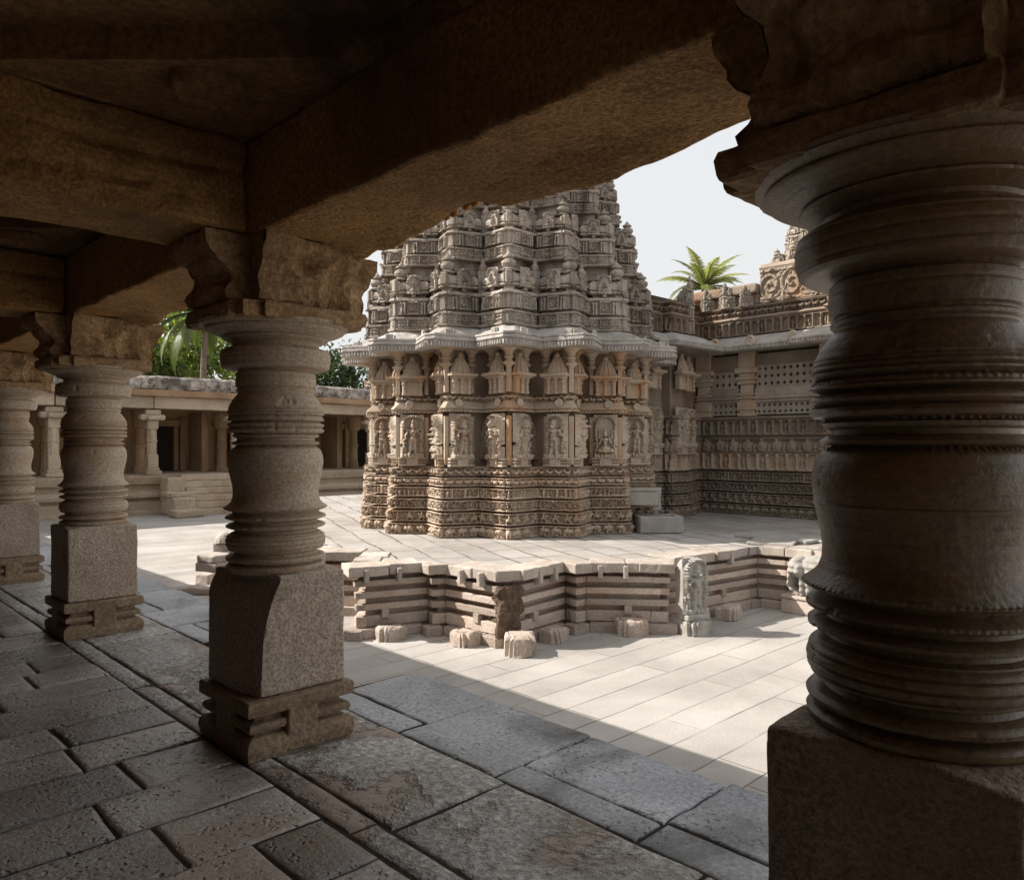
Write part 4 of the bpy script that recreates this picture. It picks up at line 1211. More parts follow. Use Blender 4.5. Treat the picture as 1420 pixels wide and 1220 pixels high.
# near-black sheets behind the screens paint the shade of the openings
for (ya, yb, wx) in ((-2.75, -1.85, HX - .02), (-5.1, -3.25, HX - .02), (-7.0, -5.55, HX - .37), (-8.8, -7.3, HX - .37)):
    lattice('lattice_screen', ya, yb, 2.25, 2.53, wx - .06, 2)
    lattice('lattice_screen', ya, yb, 2.86, 3.26 if yb > -2 else 3.36, wx - .06, 2 if yb > -2 else 3)
    sb = MB(); sb.merge(box(wx - .12, wx + .1, ya - .02, yb + .02, 2.53, 2.60, .1, .01, .004)).merge(box(wx - .17, wx + .1, ya - .02, yb + .02, 2.60, 2.66, .1, .012, .004)).merge(box(wx - .1, wx + .1, ya - .02, yb + .02, 2.66, 2.86, .1, .01, .004))
    for q in np.arange(ya + .3, yb, .55): sb.merge(medal(.07, .03, None, 'm'), T3(wx - .11, q, 2.72, PI))
    sb.build('window_sill', M_lat, hall)
    box(wx + .015, wx + .05, ya, yb, 2.24, 3.4, .5, .002, 0).build('window_shade_sheet', M_shade, hall)
    box(wx - .09, wx + .1, ya - .02, yb + .02, 3.36 if yb < -2 else 3.26, 3.62, .12, .015, .006).build('window_lintel', M_hall, hall)
def hall_pillar(y, wx=HX - .02, name='hall_pillar'):
    b = MB()
    for z0, z1, w in ((2.22, 2.30, .5), (2.30, 2.36, .42), (2.36, 2.58, .5), (2.58, 2.62, .4), (2.62, 2.66, .5), (2.66, 2.70, .4), (2.70, 2.74, .5), (2.74, 2.95, .36), (2.95, 3.0, .52), (3.0, 3.05, .44), (3.05, 3.12, .56), (3.12, 3.2, .42), (3.2, 3.32, .62), (3.32, 3.7, .46)):
        b.merge(box(wx - .10 - (w - .36) * .3, wx + .06, y - w / 2, y + w / 2, z0, z1 - .003, .1, .012, .006, 7, int(z0 * 50)))
    b.build(name, M_wall, hall)
hall_pillar(-3.0); hall_pillar(-1.72); hall_pillar(-5.3, HX - .37); hall_pillar(-7.15, HX - .37); hall_pillar(-8.95, HX - .37)
# small upper shrines and images along the vestibule wall
for (x, y, ang) in ((3.25, -1.78, -PI / 2), (4.1, -2.03, -PI / 2), (4.78, -1.78, -PI / 2)):
    link('deity_relief', DM[2 if x > 4 else 6], hall, (x, y, 1.53 if x < 5 else 1.53), ang)
    link('image_pedestal', PM, hall, (x, y + .02, 1.362), ang)
    link('wall_turret', TM[1], hall, (x, y, 2.80), ang)
# hall eave
he = MB()
sweep(hall_pl, [(-.4, 4.06), (.02, 4.05), (.25, 3.98), (.5, 3.86), (.62, 3.79), (.66, 3.79), (.665, 3.76), (.64, 3.75)], False, .25, .006, 4, 2, he)
sweep(hall_pl, [(.64, 3.69), (.60, 3.66), (.3, 3.69), (-.15, 3.66)], False, .25, .004, 6, 2, he)
hev = he.build('hall_eave', M_eave, tp)
band(hall_pl, 3.685, 3.755, frieze_fn('tooth', 5), False, .02, .65, .05).build('drip_edge', M_eave, hev)
for yy in (-2.4, -3.4, -4.5):
    link('arch_medallion', MED, hev, (HX - .68, yy, 3.86), PI, 1.5)
# parapet
pa = MB()
band(hall_pl, 4.08, 4.40, frieze_fn('columns', 51), False, .018, -.02, .2, pa)
sweep(hall_pl, [(-.3, 4.40), (.04, 4.41), (.08, 4.45), (.02, 4.50), (-.3, 4.51)], False, .12, .015, 5, 6, pa)
band(hall_pl, 4.52, 4.68, frieze_fn('makara', 52), False, .018, -.02, .2, pa)
sweep(hall_pl, [(-.3, 4.68), (.02, 4.69), (.05, 4.73), (-.05, 4.76), (-.3, 4.77)], False, .12, .015, 5, 6, pa)
par = pa.build('parapet', M_hall, tp)
pc = MB()
band(np.array([(HX + .12, -3.25), (HX + .12, -9.0)]), 4.78, 5.52, lambda i, U, V, L, H: erode(scroll_hf(U, V, L, H, .06, .6) + frame(U, V, L, H, .05), U, V, 3), False, .016, 0, .3, pc)
sweep(np.array([(HX + .12, -3.25), (HX + .12, -9.0)]), [(-.4, 5.52), (.03, 5.52), (.05, 5.56), (-.05, 5.66), (-.4, 5.67)], False, .12, .02, 3, 6, pc)
pc.build('scroll_panel', M_hall, par)
cb = box(HX + .1, HX + .8, -3.2, -1.3, 4.78, 5.02, .12, .03, .015, 4, 9); cb.merge(box(HX - .04, HX + .8, -3.24, -1.1, 5.02, 5.24, .1, .06, .03, 4, 8))
cb.build('roof_coping', M_hall, par)
for q, s in ((-1.75, .55), (-2.35, .62), (-2.9, .5)):
    link('aedicule', KM[1], par, (HX + .05, q, 4.72), PI, (s * .8, s * .8, s))
link('aedicule', KM[2], par, (4.75, -1.7, 4.1), -PI / 2, (.6, .6, 1.35))
# roof slab that closes the hall
rs = MB(); rs.add([(2.6, -1.5, 5.6), (HX + .3, -1.5, 5.6), (HX + .3, -9, 5.6), (HX + 9, -9, 5.6), (HX + 9, 6, 5.6), (2.6, 6, 5.6)], [(0, 1, 2, 3, 4, 5)])
rs.build('hall_roof', M_hall, tp)

for o_ in (hall, hev, par): o_.scale = (1, 1, 1.14)

# water spout on the plinth and the trough under it
sp = MB()
sp.merge(rbox(.75, .42, .30, .06, .02, .006, 6, 2).xform(T3(.33, 0, 0)))
sp.merge(rbox(.16, .30, .46, .05, .02, .006, 6, 3).xform(T3(.68, 0, -.1)))
sp.merge(rbox(.72, .5, .05, .06, .012, .006, 6, 4).xform(T3(.33, 0, .30)))
aS = math.radians(-78)
spo = sp.build('water_spout', M_spout, tp, loc=(.32, -3.12, .55), rz=math.radians(-58))
box(.755, .77, -.05, .05, .05, .2, .05, .002, 0).build('spout_shade_plate', M_shade, spo)  # dark plate painted as the shade inside the spout

wt = thing('water_trough', 'small square stone trough on the platform below the water spout', 'trough', (13.2, 9.25, ZT), math.radians(-40))
b = MB()
for (x0, x1, y0, y1) in ((-.45, .45, -.33, -.22), (-.45, .45, .22, .33), (-.45, -.34, -.22, .22), (.34, .45, -.22, .22)):
    b.merge(box(x0, x1, y0, y1, 0, .34, .08, .02, .008, 7, 3))
b.merge(box(-.4, .4, -.28, .28, 0, .06, .2, .01, 0))
b.build('basin', M_spout, wt)

# ================================================================== PLATFORM
OUT = np.array([(12.5, 22.0), (8.6, 17.6), (7.6, 15.0), (5.85, 13.75), (6.75, 12.9), (6.7, 11.4), (7.15, 10.9), (6.12, 9.66), (7.18, 9.27), (7.08, 9.05), (7.30, 8.98), (7.36, 7.90), (7.70, 7.74),
                (8.78, 7.86), (8.72, 7.60), (8.98, 7.58), (9.80, 6.60), (10.25, 6.95), (10.75, 6.90), (12.55, 6.66), (12.62, 6.2), (12.75, 2.0), (13.2, -8), (34, -8), (34, 24), (12.5, 24)])
pf = thing('temple_platform', 'zigzag moulded stone platform with broken coping that carries the temple', 'platform', (12.5, 12.95, ZG))
OL = OUT - np.array([12.5, 12.95])
H_ = ZT - ZG
body = MB()
prof = [(-.12, -.02), (-.12, .14), (-.13, .15), (-.17, .32), (-.17, H_ - .14), (-.7, H_ - .13)]
sweep(OL, prof, True, .1, .012, 4, 4, body)
bodyo = body.build('wall_core', M_plat, pf)
Rm = random.Random(31)
def course(name, z0, z1, off, depth, lmin, lmax, amp, skip=0.0, r=.012):
    mb = MB(); q = offset_poly(OL, off, True); k = len(q)
    for i in range(1, 22):
        a, b = q[i], q[(i + 1) % k]; L = np.linalg.norm(b - a); d = (b - a) / L; nn = np.array([d[1], -d[0]])
        u = 0.0
        while u < L - .01:
            l = min(Rm.uniform(lmin, lmax), L - u)
            if L - u - l < .15: l = L - u
            if Rm.random() >= skip:
                w = depth + Rm.uniform(-.012, .012)
                c = a + d * (u + l / 2) - nn * (w / 2 - Rm.uniform(-.012, .012))
                bx = rbox(max(.06, l - .003), w, z1 - z0 - .004, .045, r, amp, 9, Rm.randint(0, 999))
                bx.T = [np.full(len(t_), Rm.random()) for t_ in bx.T]
                mb.merge(bx, T3(c[0], c[1], z0 + Rm.uniform(-.003, .003), math.atan2(d[1], d[0]) + Rm.uniform(-.003, .003)))
            u += l
    return mb.build(name, M_plat, pf)
course('foot_course', 0, .145, .07, .22, .8, 1.6, .007)
course('base_course', .15, .315, -.055, .14, .9, 1.8, .006)
for z0, z1, o_ in ((.40, .495, -.05), (.575, .672, -.045), (.755, .848, -.035)):
    course('moulding_course', z0, z1, o_, .14, 1.0, 2.0, .005, 0.0, .009)
# top surface
tpm = MB(); q = offset_poly(OL, -.05, True)
tpm.add([(x, y_, H_ - .012) for x, y_ in q], [list(range(len(q)))])
sweep(OL, [(-.06, H_ - .15), (-.055, H_ - .012)], True, .5, 0, 1, 0, tpm)
tpm.build('platform_top', M_pltop, pf)
# coping stones
Rc = random.Random(12)
vis = range(1, 22)
nseg = len(OL)
OV = offset_poly(OL, .05, True)
for i in vis:
    a, b = OV[i], OV[(i + 1) % nseg]
    L = np.linalg.norm(b - a); d = (b - a) / L
    if L < .12: continue
    big = L > 5
    n = max(1, round(L / (Rc.uniform(.5, .8) if not big else 1.6)))
    cuts = [0] + [(k + Rc.uniform(-.15, .15)) / n for k in range(1, n)] + [1]
    for u0, u1 in zip(cuts[:-1], cuts[1:]):
        l = (u1 - u0) * L
        if Rc.random() < .05 and n > 2: continue
        w = Rc.uniform(.42, .6)
        nn = np.array([d[1], -d[0]])
        c = a + d * L * (u0 + u1) / 2 - nn * (w / 2 + Rc.uniform(-.02, .06))
        s = rbox(max(.12, l - .02), w, .15 + Rc.uniform(-.006, .006), .045, .016, .012, 7, Rc.randint(0, 999))
        link('coping_stone', s.mesh('coping_stone', M_coping, False), pf, (c[0], c[1], H_ - .147 + Rc.uniform(-.008, .008)), math.atan2(d[1], d[0]) + Rc.uniform(-.02, .02))
# short vertical pegs between the coping stones and the square bosses of the wall
for i, u in ((7, .18), (7, .62), (10, .38), (12, .35), (12, .7), (15, .45), (18, .55), (10, .75), (15, .15)):
    a, b = OL[i], OL[i + 1]; d = (b - a); L = np.linalg.norm(d); d /= L; nn = np.array([d[1], -d[0]])
    c = a + d * L * u + nn * .03
    link('coping_peg', rbox(.07, .12, .2, .05, .015, .008, 8, i).mesh('coping_peg', M_coping, False), pf, (c[0], c[1], H_ - .24), math.atan2(d[1], d[0]))
for i, u in ((7, .45), (10, .6), (12, .36), (15, .48), (18, .5)):
    a, b = OL[i], OL[i + 1]; d = (b - a); L = np.linalg.norm(d); d /= L; nn = np.array([d[1], -d[0]])
    c = a + d * L * u - nn * .10
    link('wall_boss', rbox(.11, .16, .13, .05, .008, .004, 8, i).mesh('wall_boss', M_plat, False), pf, (c[0], c[1], .27), math.atan2(d[1], d[0]))
# rough broken core at the near corner where the facing is lost
rc = rbox(.34, .40, .70, .022, .04, .075, 9, 21)
rc.build('broken_core', M_rubble, pf, loc=(7.57 - 12.5, 7.90 - 12.95, .14), rz=math.radians(-30))
# raised slabs further right on the platform
for k, (x, y_, w, l, r) in enumerate(((13.9, 6.9, .9, 1.5, 1.5), (14.3, 5.6, .9, 1.4, 1.65), (13.2, 6.7, .8, .9, .3))):
    link('paving_flag', rbox(l, w, .06, .08, .02, .02, 4, k + 60).mesh('paving_flag', M_spout, False), pf, (x - 12.5, y_ - 12.95, H_ - .005), r)

# carved stub blocks at the foot of the platform
def stub_mesh(w, d, h, seed):
    """low stub with fluted front, +x outwards"""
    b = MB()
    pts = [(-d / 2, -w / 2), (d * .28, -w / 2), (d * .28, -w * .34), (d * .44, -w * .34), (d * .44, -w * .22), (d * .5, -w * .22), (d * .5, w * .22), (d * .44, w * .22), (d * .44, w * .34), (d * .28, w * .34), (d * .28, w / 2), (-d / 2, w / 2)]
    sweep(pts, [(.004, 0), (.0, .03), (0, h * .75), (-.01, h * .9), (-.03, h * .98), (-.06, h)], True, .03, .03, 7, seed, b)
    q = offset_poly(np.array(pts), -.06, True)
    b.add([(x, y_, h) for x, y_ in q], [list(range(len(q)))])
    return b
stubs = [(6.55, 9.28, -110, .42, .3, .2, 'low fluted stone stub at the foot of the platform nearest the chipped pillar'),
         (7.13, 8.32, 185, .40, .34, .2, 'low fluted stone stub half in sun left of the platform\'s near corner'),
         (7.36, 7.42, -134, .42, .46, .27, 'largest stone stub, standing out in full sun before the near corner of the platform'),
         (8.22, 7.55, -84, .42, .3, .2, 'shaded fluted stone stub just right of the platform\'s near corner'),
         (9.30, 6.98, -132, .46, .32, .24, 'shaded flat topped stone stub midway between near corner and statue'),
         (11.35, 6.52, -82, .5, .3, .22, 'plain stone stub in the shade between the statue and the elephant carving')]
for k, (x, y_, a, w, d, h, lab) in enumerate(stubs):
    t = thing('stone_stub', lab, 'stone block', (x, y_, ZG), math.radians(a), 'stone stubs along the platform foot')
    stub_mesh(w, d, h, k).build('stub_stone', M_plat, t)

# statue on its pedestal against the platform
st = thing('statue', 'arched stone stele of a many armed deity leaning on the platform wall', 'statue', (10.05, 6.38, ZG), math.radians(-108))
pb = stub_mesh(.46, .42, .22, 44); pb.merge(rbox(.24, .42, .1, .05, .02, .008, 8, 5), T3(0, 0, .215)); pb.build('pedestal', M_statue, st)
dm = deity_mesh(777, w=.46, H=.84, depth=.12, arms=4, attend=True, res=.009)
dm.xform(T3(.0, 0, .31))
# solid back slab with the same arched outline
w, Hh = .46, .84; hw = w / 2; cy = Hh - hw * .95
ol = [(-hw, 0), (hw, 0)] + [(hw * math.cos(t_), cy + hw * .95 * math.sin(t_)) for t_ in np.linspace(0, PI, 22)]
V = [(0.02, u, .31 + v) for u, v in ol] + [(-.15, u, .31 + v) for u, v in ol]; m = len(ol)
F = [tuple(range(m)), tuple(range(2 * m - 1, m - 1, -1))] + [(k, m + k, m + (k + 1) % m, (k + 1) % m) for k in range(m)]
dm2 = MB().add(V, F); dm2.build('stele_slab', M_statue, st)
dm.build('deity_figure', M_statue, st, True)

# elephant carving at the right end of the visible platform
el = thing('elephant_sculpture', 'weathered stone elephant with bent trunk on a block, half hidden by the right pillar', 'sculpture', (12.6, 5.62, ZG), math.radians(180), None)
eb = rbox(.5, 1.1, .24, .06, .02, .01, 5, 3).xform(T3(-.05, 0, 0)); eb.merge(rbox(.5, 1.1, .06, .06, .02, .01, 5, 4).xform(T3(-.03, 0, .25)))
eb.build('plinth_block', M_plat, el)
U, V_ = np.meshgrid(np.linspace(-.52, .52, 70), np.linspace(0, .8, 54), indexing='ij')
h = np.where(V_ > .70, 0, mx(elephant_hf(U * 1.0, V_, -.02, 0, .74, .30, -1), 0 * U))
h = h + .012 * np.cos(V_ * 60) * (h > .1)
MB().grid(np.stack([h - .05, U, V_ + .30], -1)).build('elephant_body', M_statue, el, True)

# stones at the platform's left point
def loose(name, lab, cat, x, y_, z, dims, rz, seed, mat=M_coping, amp=.03, rnd_=.04, group=None, tilt=0):
    t = thing(name, lab, cat, (x, y_, z), rz, group)
    b = rbox(*dims, .05, rnd_, amp, 5, seed); b.xform(Matrix.Rotation(tilt, 4, 'X')); b.build('stone', mat, t)
    return t
rk = thing('boulder', 'small jagged pale boulder sitting on the platform\'s left point in the sun', 'rock', (6.0, 13.75, ZT), .6)
b = MB(); u = np.linspace(0, 2 * PI, 14, endpoint=False); v = np.linspace(0, PI / 2, 7)
P = np.array([[[math.cos(a) * math.cos(c) * .24, math.sin(a) * math.cos(c) * .17, math.sin(c) * .2] for c in v] for a in u])
P += (vnoise3(P.reshape(-1, 3), 4, 6) * .05).reshape(P.shape); P[..., 2] = np.maximum(P[..., 2], 0)
b.grid(P, closed_u=True); b.build('rock', M_coping, rk)
cp = thing('carved_fragment', 'projecting carved stone fragment stacked at the left point of the platform', 'stone fragment', (5.72, 13.45, ZG + .62), math.radians(200))
b = MB(); b.merge(rbox(.5, .5, .16, .05, .02, .015, 6, 2)).merge(rbox(.42, .42, .13, .05, .03, .02, 6, 3), T3(.05, 0, .16)); b.build('fragment_stone', M_coping, cp)
loose('fallen_slab', 'long fallen stone slab lying on the courtyard edge at the sunlight boundary', 'stone slab', 5.87, 14.73, ZG, (.36, 1.1, .14), math.radians(50), 4)
loose('carved_fragment', 'square carved stone lying on the courtyard below the left point of the platform', 'stone fragment', 6.3, 15.16, ZG, (.4, .4, .3), .3, 8)

# grit and small stones on the courtyard
gp = MB(); Rg_ = random.Random(77)
def pebble(x, y_, z, r):
    b = lathe([(-.4 * r, .05 * r), (-.3 * r, .8 * r), (.1 * r, r), (.5 * r, .6 * r), (.62 * r, .05 * r)], 6)
    V = np.vstack(b.V); V = V * np.array([Rg_.uniform(.7, 1.4), Rg_.uniform(.6, 1), Rg_.uniform(.5, 1)]) + vnoise3(V + x, 30, 3) * r * .3; b.V = [V]
    gp.merge(b, T3(x, y_, z, Rg_.uniform(0, 6)))
for k in range(340):
    i = Rg_.choice((7, 8, 9, 10, 11, 12, 14, 15, 16, 17, 18)); a, b = OUT[i], OUT[i + 1]; d = b - a; L = np.linalg.norm(d); d /= L; nn = np.array([d[1], -d[0]])
    c = a + d * L * Rg_.random() + nn * (.1 + abs(Rg_.gauss(0, .22)))
    pebble(c[0], c[1], ZG, Rg_.uniform(.006, .02))
for k in range(160): pebble(3.3 + abs(Rg_.gauss(0, .5)), Rg_.uniform(0, 12), ZG, Rg_.uniform(.006, .018))
for k in range(120): pebble(Rg_.uniform(3.5, 11), Rg_.uniform(2, 9), ZG, Rg_.uniform(.004, .011))
go_ = gp.build('grit', M_plat); tag(go_, 'loose grit and small stones scattered on the courtyard paving', 'grit', kind='stuff')

# ================================================================== FAR CLOISTER
FY = 32.8; FZ = .33 - ZG
fc = thing('far_cloister', 'long low colonnade with steps and lime washed parapet across the courtyard at left', 'building', (11.4, FY, ZG))
X0, X1 = -16.0, 26.0
pp = np.array([(X0, 0), (X1, 0)])
mb = MB(); sweep(pp, [(-.1, 0), (.25, 0), (.25, .16), (.12, .2), (.12, .55), (.0, .6), (.02, .68), (.2, .72), (.22, .84), (.05, .90), (.0, 1.0), (-.08, 1.02), (-.08, 1.22), (.08, 1.26), (.12, 1.42), (.14, FZ - .12), (.14, FZ - .01), (-6, FZ)], False, .8, .03, 1.5, 3, mb)
mb.build('plinth', M_far, fc)
box(X0, X1, 4.4, 4.9, FZ, 5.2, 2, .01, 0).build('back_wall', M_farwall, fc)
for k in range(-5, 7):
    x = 3.6 * k
    b = MB()
    b.merge(rbox(.62, .62, .16, .2, .02, .012, 4, k + 20).xform(T3(0, 0, 0))); b.merge(rbox(.5, .5, .12, .2, .02, .012, 4, k + 9).xform(T3(0, 0, .16)))
    b.merge(rbox(.42, .42, .55, .12, .02, .015, 4, k + 31).xform(T3(0, 0, .28)))
    oct_ = lathe([(.82, .2), (1.35, .2), (1.36, .23), (1.42, .23), (1.43, .2), (1.9, .2)], 8); b.merge(oct_, Matrix.Rotation(PI / 8, 4, 'Z'))
    b.merge(rbox(.42, .42, .38, .12, .02, .015, 4, k + 41).xform(T3(0, 0, 1.88)))
    po = b.build('far_pillar', M_far, fc, loc=(x, .45, FZ))
    cpb = rbox(1.0, .5, .24, .1, .09, .02, 4, k + 50); cpb.merge(rbox(.5, .8, .2, .1, .07, .02, 4, k + 70)); cpb.merge(rbox(.62, .5, .22, .1, .05, .02, 4, k + 53), T3(0, 0, .22)); cpb.build('capital', M_far, po, loc=(0, 0, 2.25))
    # lintel stones
    link('far_lintel', rbox(3.56, .55, .5, .25, .03, .02, 2, k + 80).mesh('far_lintel', M_far, False), fc, (x + 1.8, .4, FZ + 2.73))
    # cells: door jambs, and a near-black sheet painting the doorway's shade
    d = MB()
    for s in (-1, 1):
        d.merge(box(x + 1.8 + s * .62 - .1, x + 1.8 + s * .62 + .1, 4.22, 4.42, FZ, FZ + 2.1, .3, .02, .01)); d.merge(box(x + 1.8 + s * .9 - .12, x + 1.8 + s * .9 + .12, 4.12, 4.42, FZ, FZ + 2.5, .3, .02, .01))
    d.merge(box(x + .6, x + 3.0, 4.2, 4.42, FZ + 2.1, FZ + 2.4, .3, .02, .01))
    dr = d.build('cell_doorway', M_farwall, fc)
    box(x + 1.3, x + 2.3, 4.36, 4.41, FZ, FZ + 2.1, .5, .005, 0).build('door_shade_sheet', M_shade, dr)
    ib = lathe([(0, .27), (.25, .27), (.26, .22), (1.1, .2), (1.12, .25), (1.25, .25), (1.27, .2), (1.95, .19), (2.0, .3), (2.2, .36), (2.3, .36), (2.6, .4), (2.75, .4)], 12)
    ib.build('inner_pillar', M_farwall, fc, loc=(x + .2, 2.4, FZ))
    link('inner_pilaster', rbox(.5, .5, 2.6, .3, .02, .01, 3, k).mesh('inner_pilaster', M_farwall, False), fc, (x, 4.2, FZ))
    if k < 6: link('cross_wall', rbox(.3, 1.6, 2.7, .4, .02, .01, 3, k).mesh('cross_wall', M_farwall, False), fc, (x + 3.2, 3.6, FZ))
mb = MB(); sweep(pp, [(-5.2, FZ + 3.22), (.05, FZ + 3.22), (.1, FZ + 3.25), (.1, FZ + 3.5), (-.1, FZ + 3.52)], False, .5, .03, 1.5, 6, mb); mb.build('cornice_course', M_farwall, fc)
mb = MB(); sweep(pp, [(-.5, FZ + 3.5), (0.02, FZ + 3.52), (.05, FZ + 3.7), (0, FZ + 3.98), (-.15, FZ + 4.06), (-.5, FZ + 4.02), (-6, FZ + 4.0)], False, .22, .09, 1.2, 9, mb); mb.build('lime_parapet', M_lime, fc)
for x0, x1 in ((.9, 4.0), (11.6, 14.6)):
    b = MB()
    for s in range(6):
        b.merge(box(x0, x1, -.3 * (6 - s) - .1, 0, FZ / 6 * s, FZ / 6 * (s + 1) - .012, .3, .02, .015, 3, s))
    so = b.build('stair', M_far, fc)
    gd = MB(); gd.merge(box(x0 - .75, x0 - .02, -.9, 0, 0, FZ - .1, .2, .06, .03, 3, 2)).merge(box(x0 - .85, x0, -1.9, -.9, .0, .75, .2, .08, .05, 3, 3)).merge(box(x0 - 1.0, x0 + .15, -2.5, -1.7, 0, .3, .15, .08, .04, 3, 5)).merge(box(x0 - .9, x0 + .1, -1.7, -.6, .75, .95, .2, .06, .05, 3, 6))
    gd.build('stair_guard', M_far, so)

# ================================================================== TREES
def leaf_cloud(mb, c, r, n, size, R, flat=.8):
    c = np.array(c)
    ncl = max(4, n // 34)
    for k in range(ncl):
        d = R.normal(size=3); d /= np.linalg.norm(d); rad = r * R.uniform(.45, 1.0)
        cc = c + d * rad * np.array([1, 1, flat])
        m = n // ncl
        cr = r * R.uniform(.12, .26)
        tint0 = R.uniform(.05, .95)
        pos = cc + R.normal(size=(m, 3)) * cr * .6
        ax = R.normal(size=(m, 3)); ax /= np.linalg.norm(ax, axis=1, keepdims=True)
        nz = R.normal(size=(m, 3)) + np.array([0, 0, .6]); b2 = np.cross(ax, nz); b2 /= np.linalg.norm(b2, axis=1, keepdims=True) + 1e-9
        s = size * R.uniform(.6, 1.3, size=(m, 1))
        A = pos - ax * s; B = pos + b2 * s * .42 ; Cc = pos + ax * s; D = pos - b2 * s * .42
        V = np.stack([A, B, Cc, D], 1).reshape(-1, 3)
        mb.add(V, [(4 * i, 4 * i + 1, 4 * i + 2, 4 * i + 3) for i in range(m)], np.clip(tint0 + R.uniform(-.15, .15), 0, 1))

def tree(name, lab, x, y_, base, h, r, mat, seed, n=5200, size=.16, cl=4):
    t = thing(name, lab, 'tree', (x, y_, base))
    R = np.random.default_rng(seed)
    tr = MB(); tr.merge(tube([(0, 0, 0), (.1, .1, h * .3), (-.05, .15, h * .55), (.1, 0, h * .8)], [.22, .18, .13, .06], 10))
    cr = MB()
    for k in range(cl):
        a = R.uniform(0, 2 * PI); rr = r * R.uniform(.2, .6)
        c = (math.cos(a) * rr, math.sin(a) * rr, h * R.uniform(.6, .85))
        tr.merge(tube([(0, .1, h * R.uniform(.3, .5)), (c[0] * .5, c[1] * .5, c[2] * .8), c], [.1, .07, .03], 7))
        leaf_cloud(cr, c, r * R.uniform(.5, .75), n // cl, size, R)
    tr.build('trunk', M_trunk, t); cr.build('crown', mat, t)

def palm(lab, x, y_, base, h, fl_, seed, nf=16, name='palm_tree', e0=.25, mat_=None):
    t = thing(name, lab, 'palm tree', (x, y_, base))
    R = np.random.default_rng(seed)
    pts = [(math.sin(q * 1.3) * .3 * q, .1 * q, h * q) for q in np.linspace(0, 1, 9)]
    tube(pts, [.2 - .06 * q for q in np.linspace(0, 1, 9)], 10).build('trunk', M_trunk, t)
    top = np.array(pts[-1]); cr = MB()
    for k in range(nf):
        az = k * 2.4 + R.uniform(-.2, .2); el = R.uniform(e0, 1.35); L = fl_ * R.uniform(.8, 1.1)
        d = np.array([math.cos(az), math.sin(az), 0])
        m = 26; P = []; p = top.copy(); e = el
        for q in range(m):
            P.append(p.copy()); p = p + (d * math.cos(e) + np.array([0, 0, math.sin(e)])) * L / m; e -= .048 + .02 * (el < .6)
        side = np.array([-d[1], d[0], 0]); tin = R.uniform(.1, .9)
        cr.merge(tube([tuple(q) for q in P[::3]], [.03, .028, .025, .02, .018, .015, .012, .01, .008][:len(P[::3])], 5))
        V, F = [], []
        for q in range(2, m):
            w = L * .15 * math.sin(PI * min(1, (q + 2) / m) ** .8) + .05
            dirv = P[q] - P[q - 1]; dirv /= np.linalg.norm(dirv)
            for s in (-1, 1):
                for off in (0, .5):
                    b0 = P[q] + dirv * L / m * off
                    tipv = b0 + side * s * w * .8 + dirv * w * .55 + np.array([0, 0, -.35 * w + R.uniform(-.1, .1) * w])
                    mid = (b0 + tipv) / 2 + np.array([0, 0, .05 * w])
                    k0 = len(V); hw = dirv * .022 * fl_ / 2.2
                    V += [b0 - hw, b0 + hw, mid + hw, tipv, mid - hw]; F.append((k0, k0 + 1, k0 + 2, k0 + 3, k0 + 4))
        cr.add(V, F, tin)
    cr.build('crown', mat_ or M_palm, t)

palm('sunlit coconut palm rising above the hall parapet against the white sky', 28.4, 17.6, ZG, 9.5, 2.3, 11, 24)
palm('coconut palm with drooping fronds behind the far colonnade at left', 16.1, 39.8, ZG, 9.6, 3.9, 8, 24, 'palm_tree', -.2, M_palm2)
tree('leafy_tree', 'bright green leafy tree behind the far colonnade, left of the second pillar', 14.6, 48.5, ZG, 9.6, 4.8, M_leafA, 1, 17000, .17, 9)
tree('leafy_tree', 'green tree partly hidden behind the third pillar above the far parapet', 7.2, 43.0, ZG, 9.0, 4.2, M_leafA, 2, 10000, .17, 7)
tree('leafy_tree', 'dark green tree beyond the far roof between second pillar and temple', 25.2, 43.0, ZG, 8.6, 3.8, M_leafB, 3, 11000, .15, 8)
tree('leafy_tree', 'mid green tree at the back behind the palm of the far colonnade', 19.5, 50.0, ZG, 12.0, 5.5, M_leafA, 4, 12000, .2, 8)

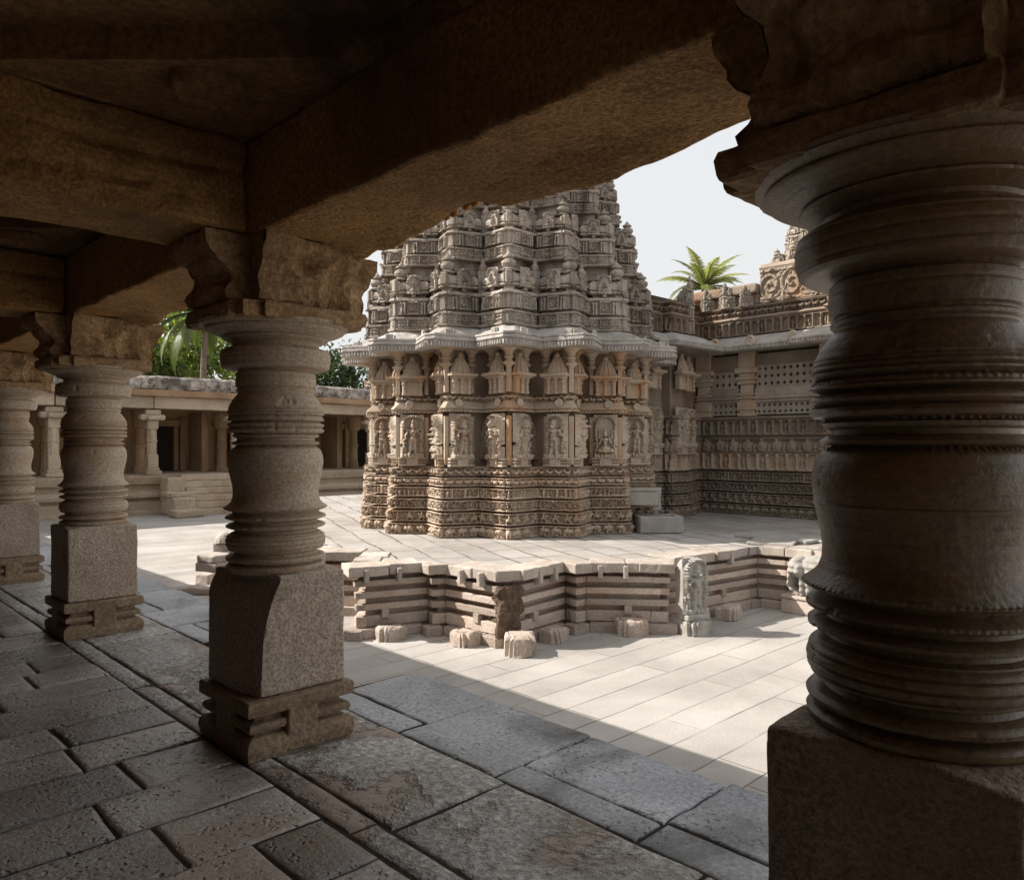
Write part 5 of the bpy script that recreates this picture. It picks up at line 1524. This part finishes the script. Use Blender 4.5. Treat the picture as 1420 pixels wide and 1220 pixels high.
# ================================================================== CAMERA, LIGHT, WORLD
cam = bpy.data.cameras.new('camera'); co_ = bpy.data.objects.new('camera', cam); COL.objects.link(co_)
co_.location = (0, 0, 1.55); co_.rotation_euler = (PI / 2, 0, math.radians(-44.18))
cam.sensor_width = 36; cam.lens = 1060 / 1420 * 36; cam.shift_y = 7 / 1420; cam.clip_end = 2000; cam.clip_start = .05
SC.camera = co_
S = Vector((-.83, .98, 1.0)).normalized()
sun = bpy.data.lights.new('sun', 'SUN'); sun.energy = 5.0; sun.angle = math.radians(.5); sun.color = (1.0, .945, .88)
so = bpy.data.objects.new('sun', sun); COL.objects.link(so); so.rotation_euler = S.to_track_quat('Z', 'Y').to_euler(); so.location = (0, 0, 30)
w = bpy.data.worlds.new('World'); SC.world = w; w.use_nodes = True
nt = w.node_tree
for n in list(nt.nodes): nt.nodes.remove(n)
out = nt.nodes.new('ShaderNodeOutputWorld'); bg = nt.nodes.new('ShaderNodeBackground'); sky = nt.nodes.new('ShaderNodeTexSky')
sky.sky_type = 'NISHITA'; sky.sun_disc = False
sky.sun_elevation = math.asin(S.z); sky.sun_rotation = math.atan2(S.x, S.y)
sky.air_density = 1.0; sky.dust_density = 8.0; sky.ozone_density = .5
bg.inputs[1].default_value = .10
hz_ = nt.nodes.new('ShaderNodeMix'); hz_.data_type = 'RGBA'; tcw = nt.nodes.new('ShaderNodeTexCoord'); sx = nt.nodes.new('ShaderNodeSeparateXYZ'); nt.links.new(tcw.outputs['Generated'], sx.inputs[0])
rw = nt.nodes.new('ShaderNodeValToRGB'); nt.links.new(sx.outputs[2], rw.inputs[0])      # bright white haze low down, clearer towards the zenith
rw.color_ramp.elements[0].position = .30; rw.color_ramp.elements[0].color = (.82,) * 3 + (1,); rw.color_ramp.elements[1].position = .75; rw.color_ramp.elements[1].color = (.78,) * 3 + (1,)
nt.links.new(rw.outputs[0], hz_.inputs[0])
nt.links.new(sky.outputs[0], hz_.inputs[6]); hz_.inputs[7].default_value = (5.72, 5.78, 5.78, 1)
nt.links.new(hz_.outputs[2], bg.inputs[0]); nt.links.new(bg.outputs[0], out.inputs[0])
SC.view_settings.view_transform = 'Standard'; SC.view_settings.look = 'None'; SC.view_settings.exposure = 0.75; SC.view_settings.gamma = 1
SC.cycles.use_denoising = True
try: SC.cycles.denoiser = 'OPENIMAGEDENOISE'
except Exception: pass
SC.cycles.max_bounces = 8; SC.cycles.diffuse_bounces = 5; SC.cycles.glossy_bounces = 2; SC.cycles.transmission_bounces = 2
SC.cycles.sample_clamp_indirect = 6
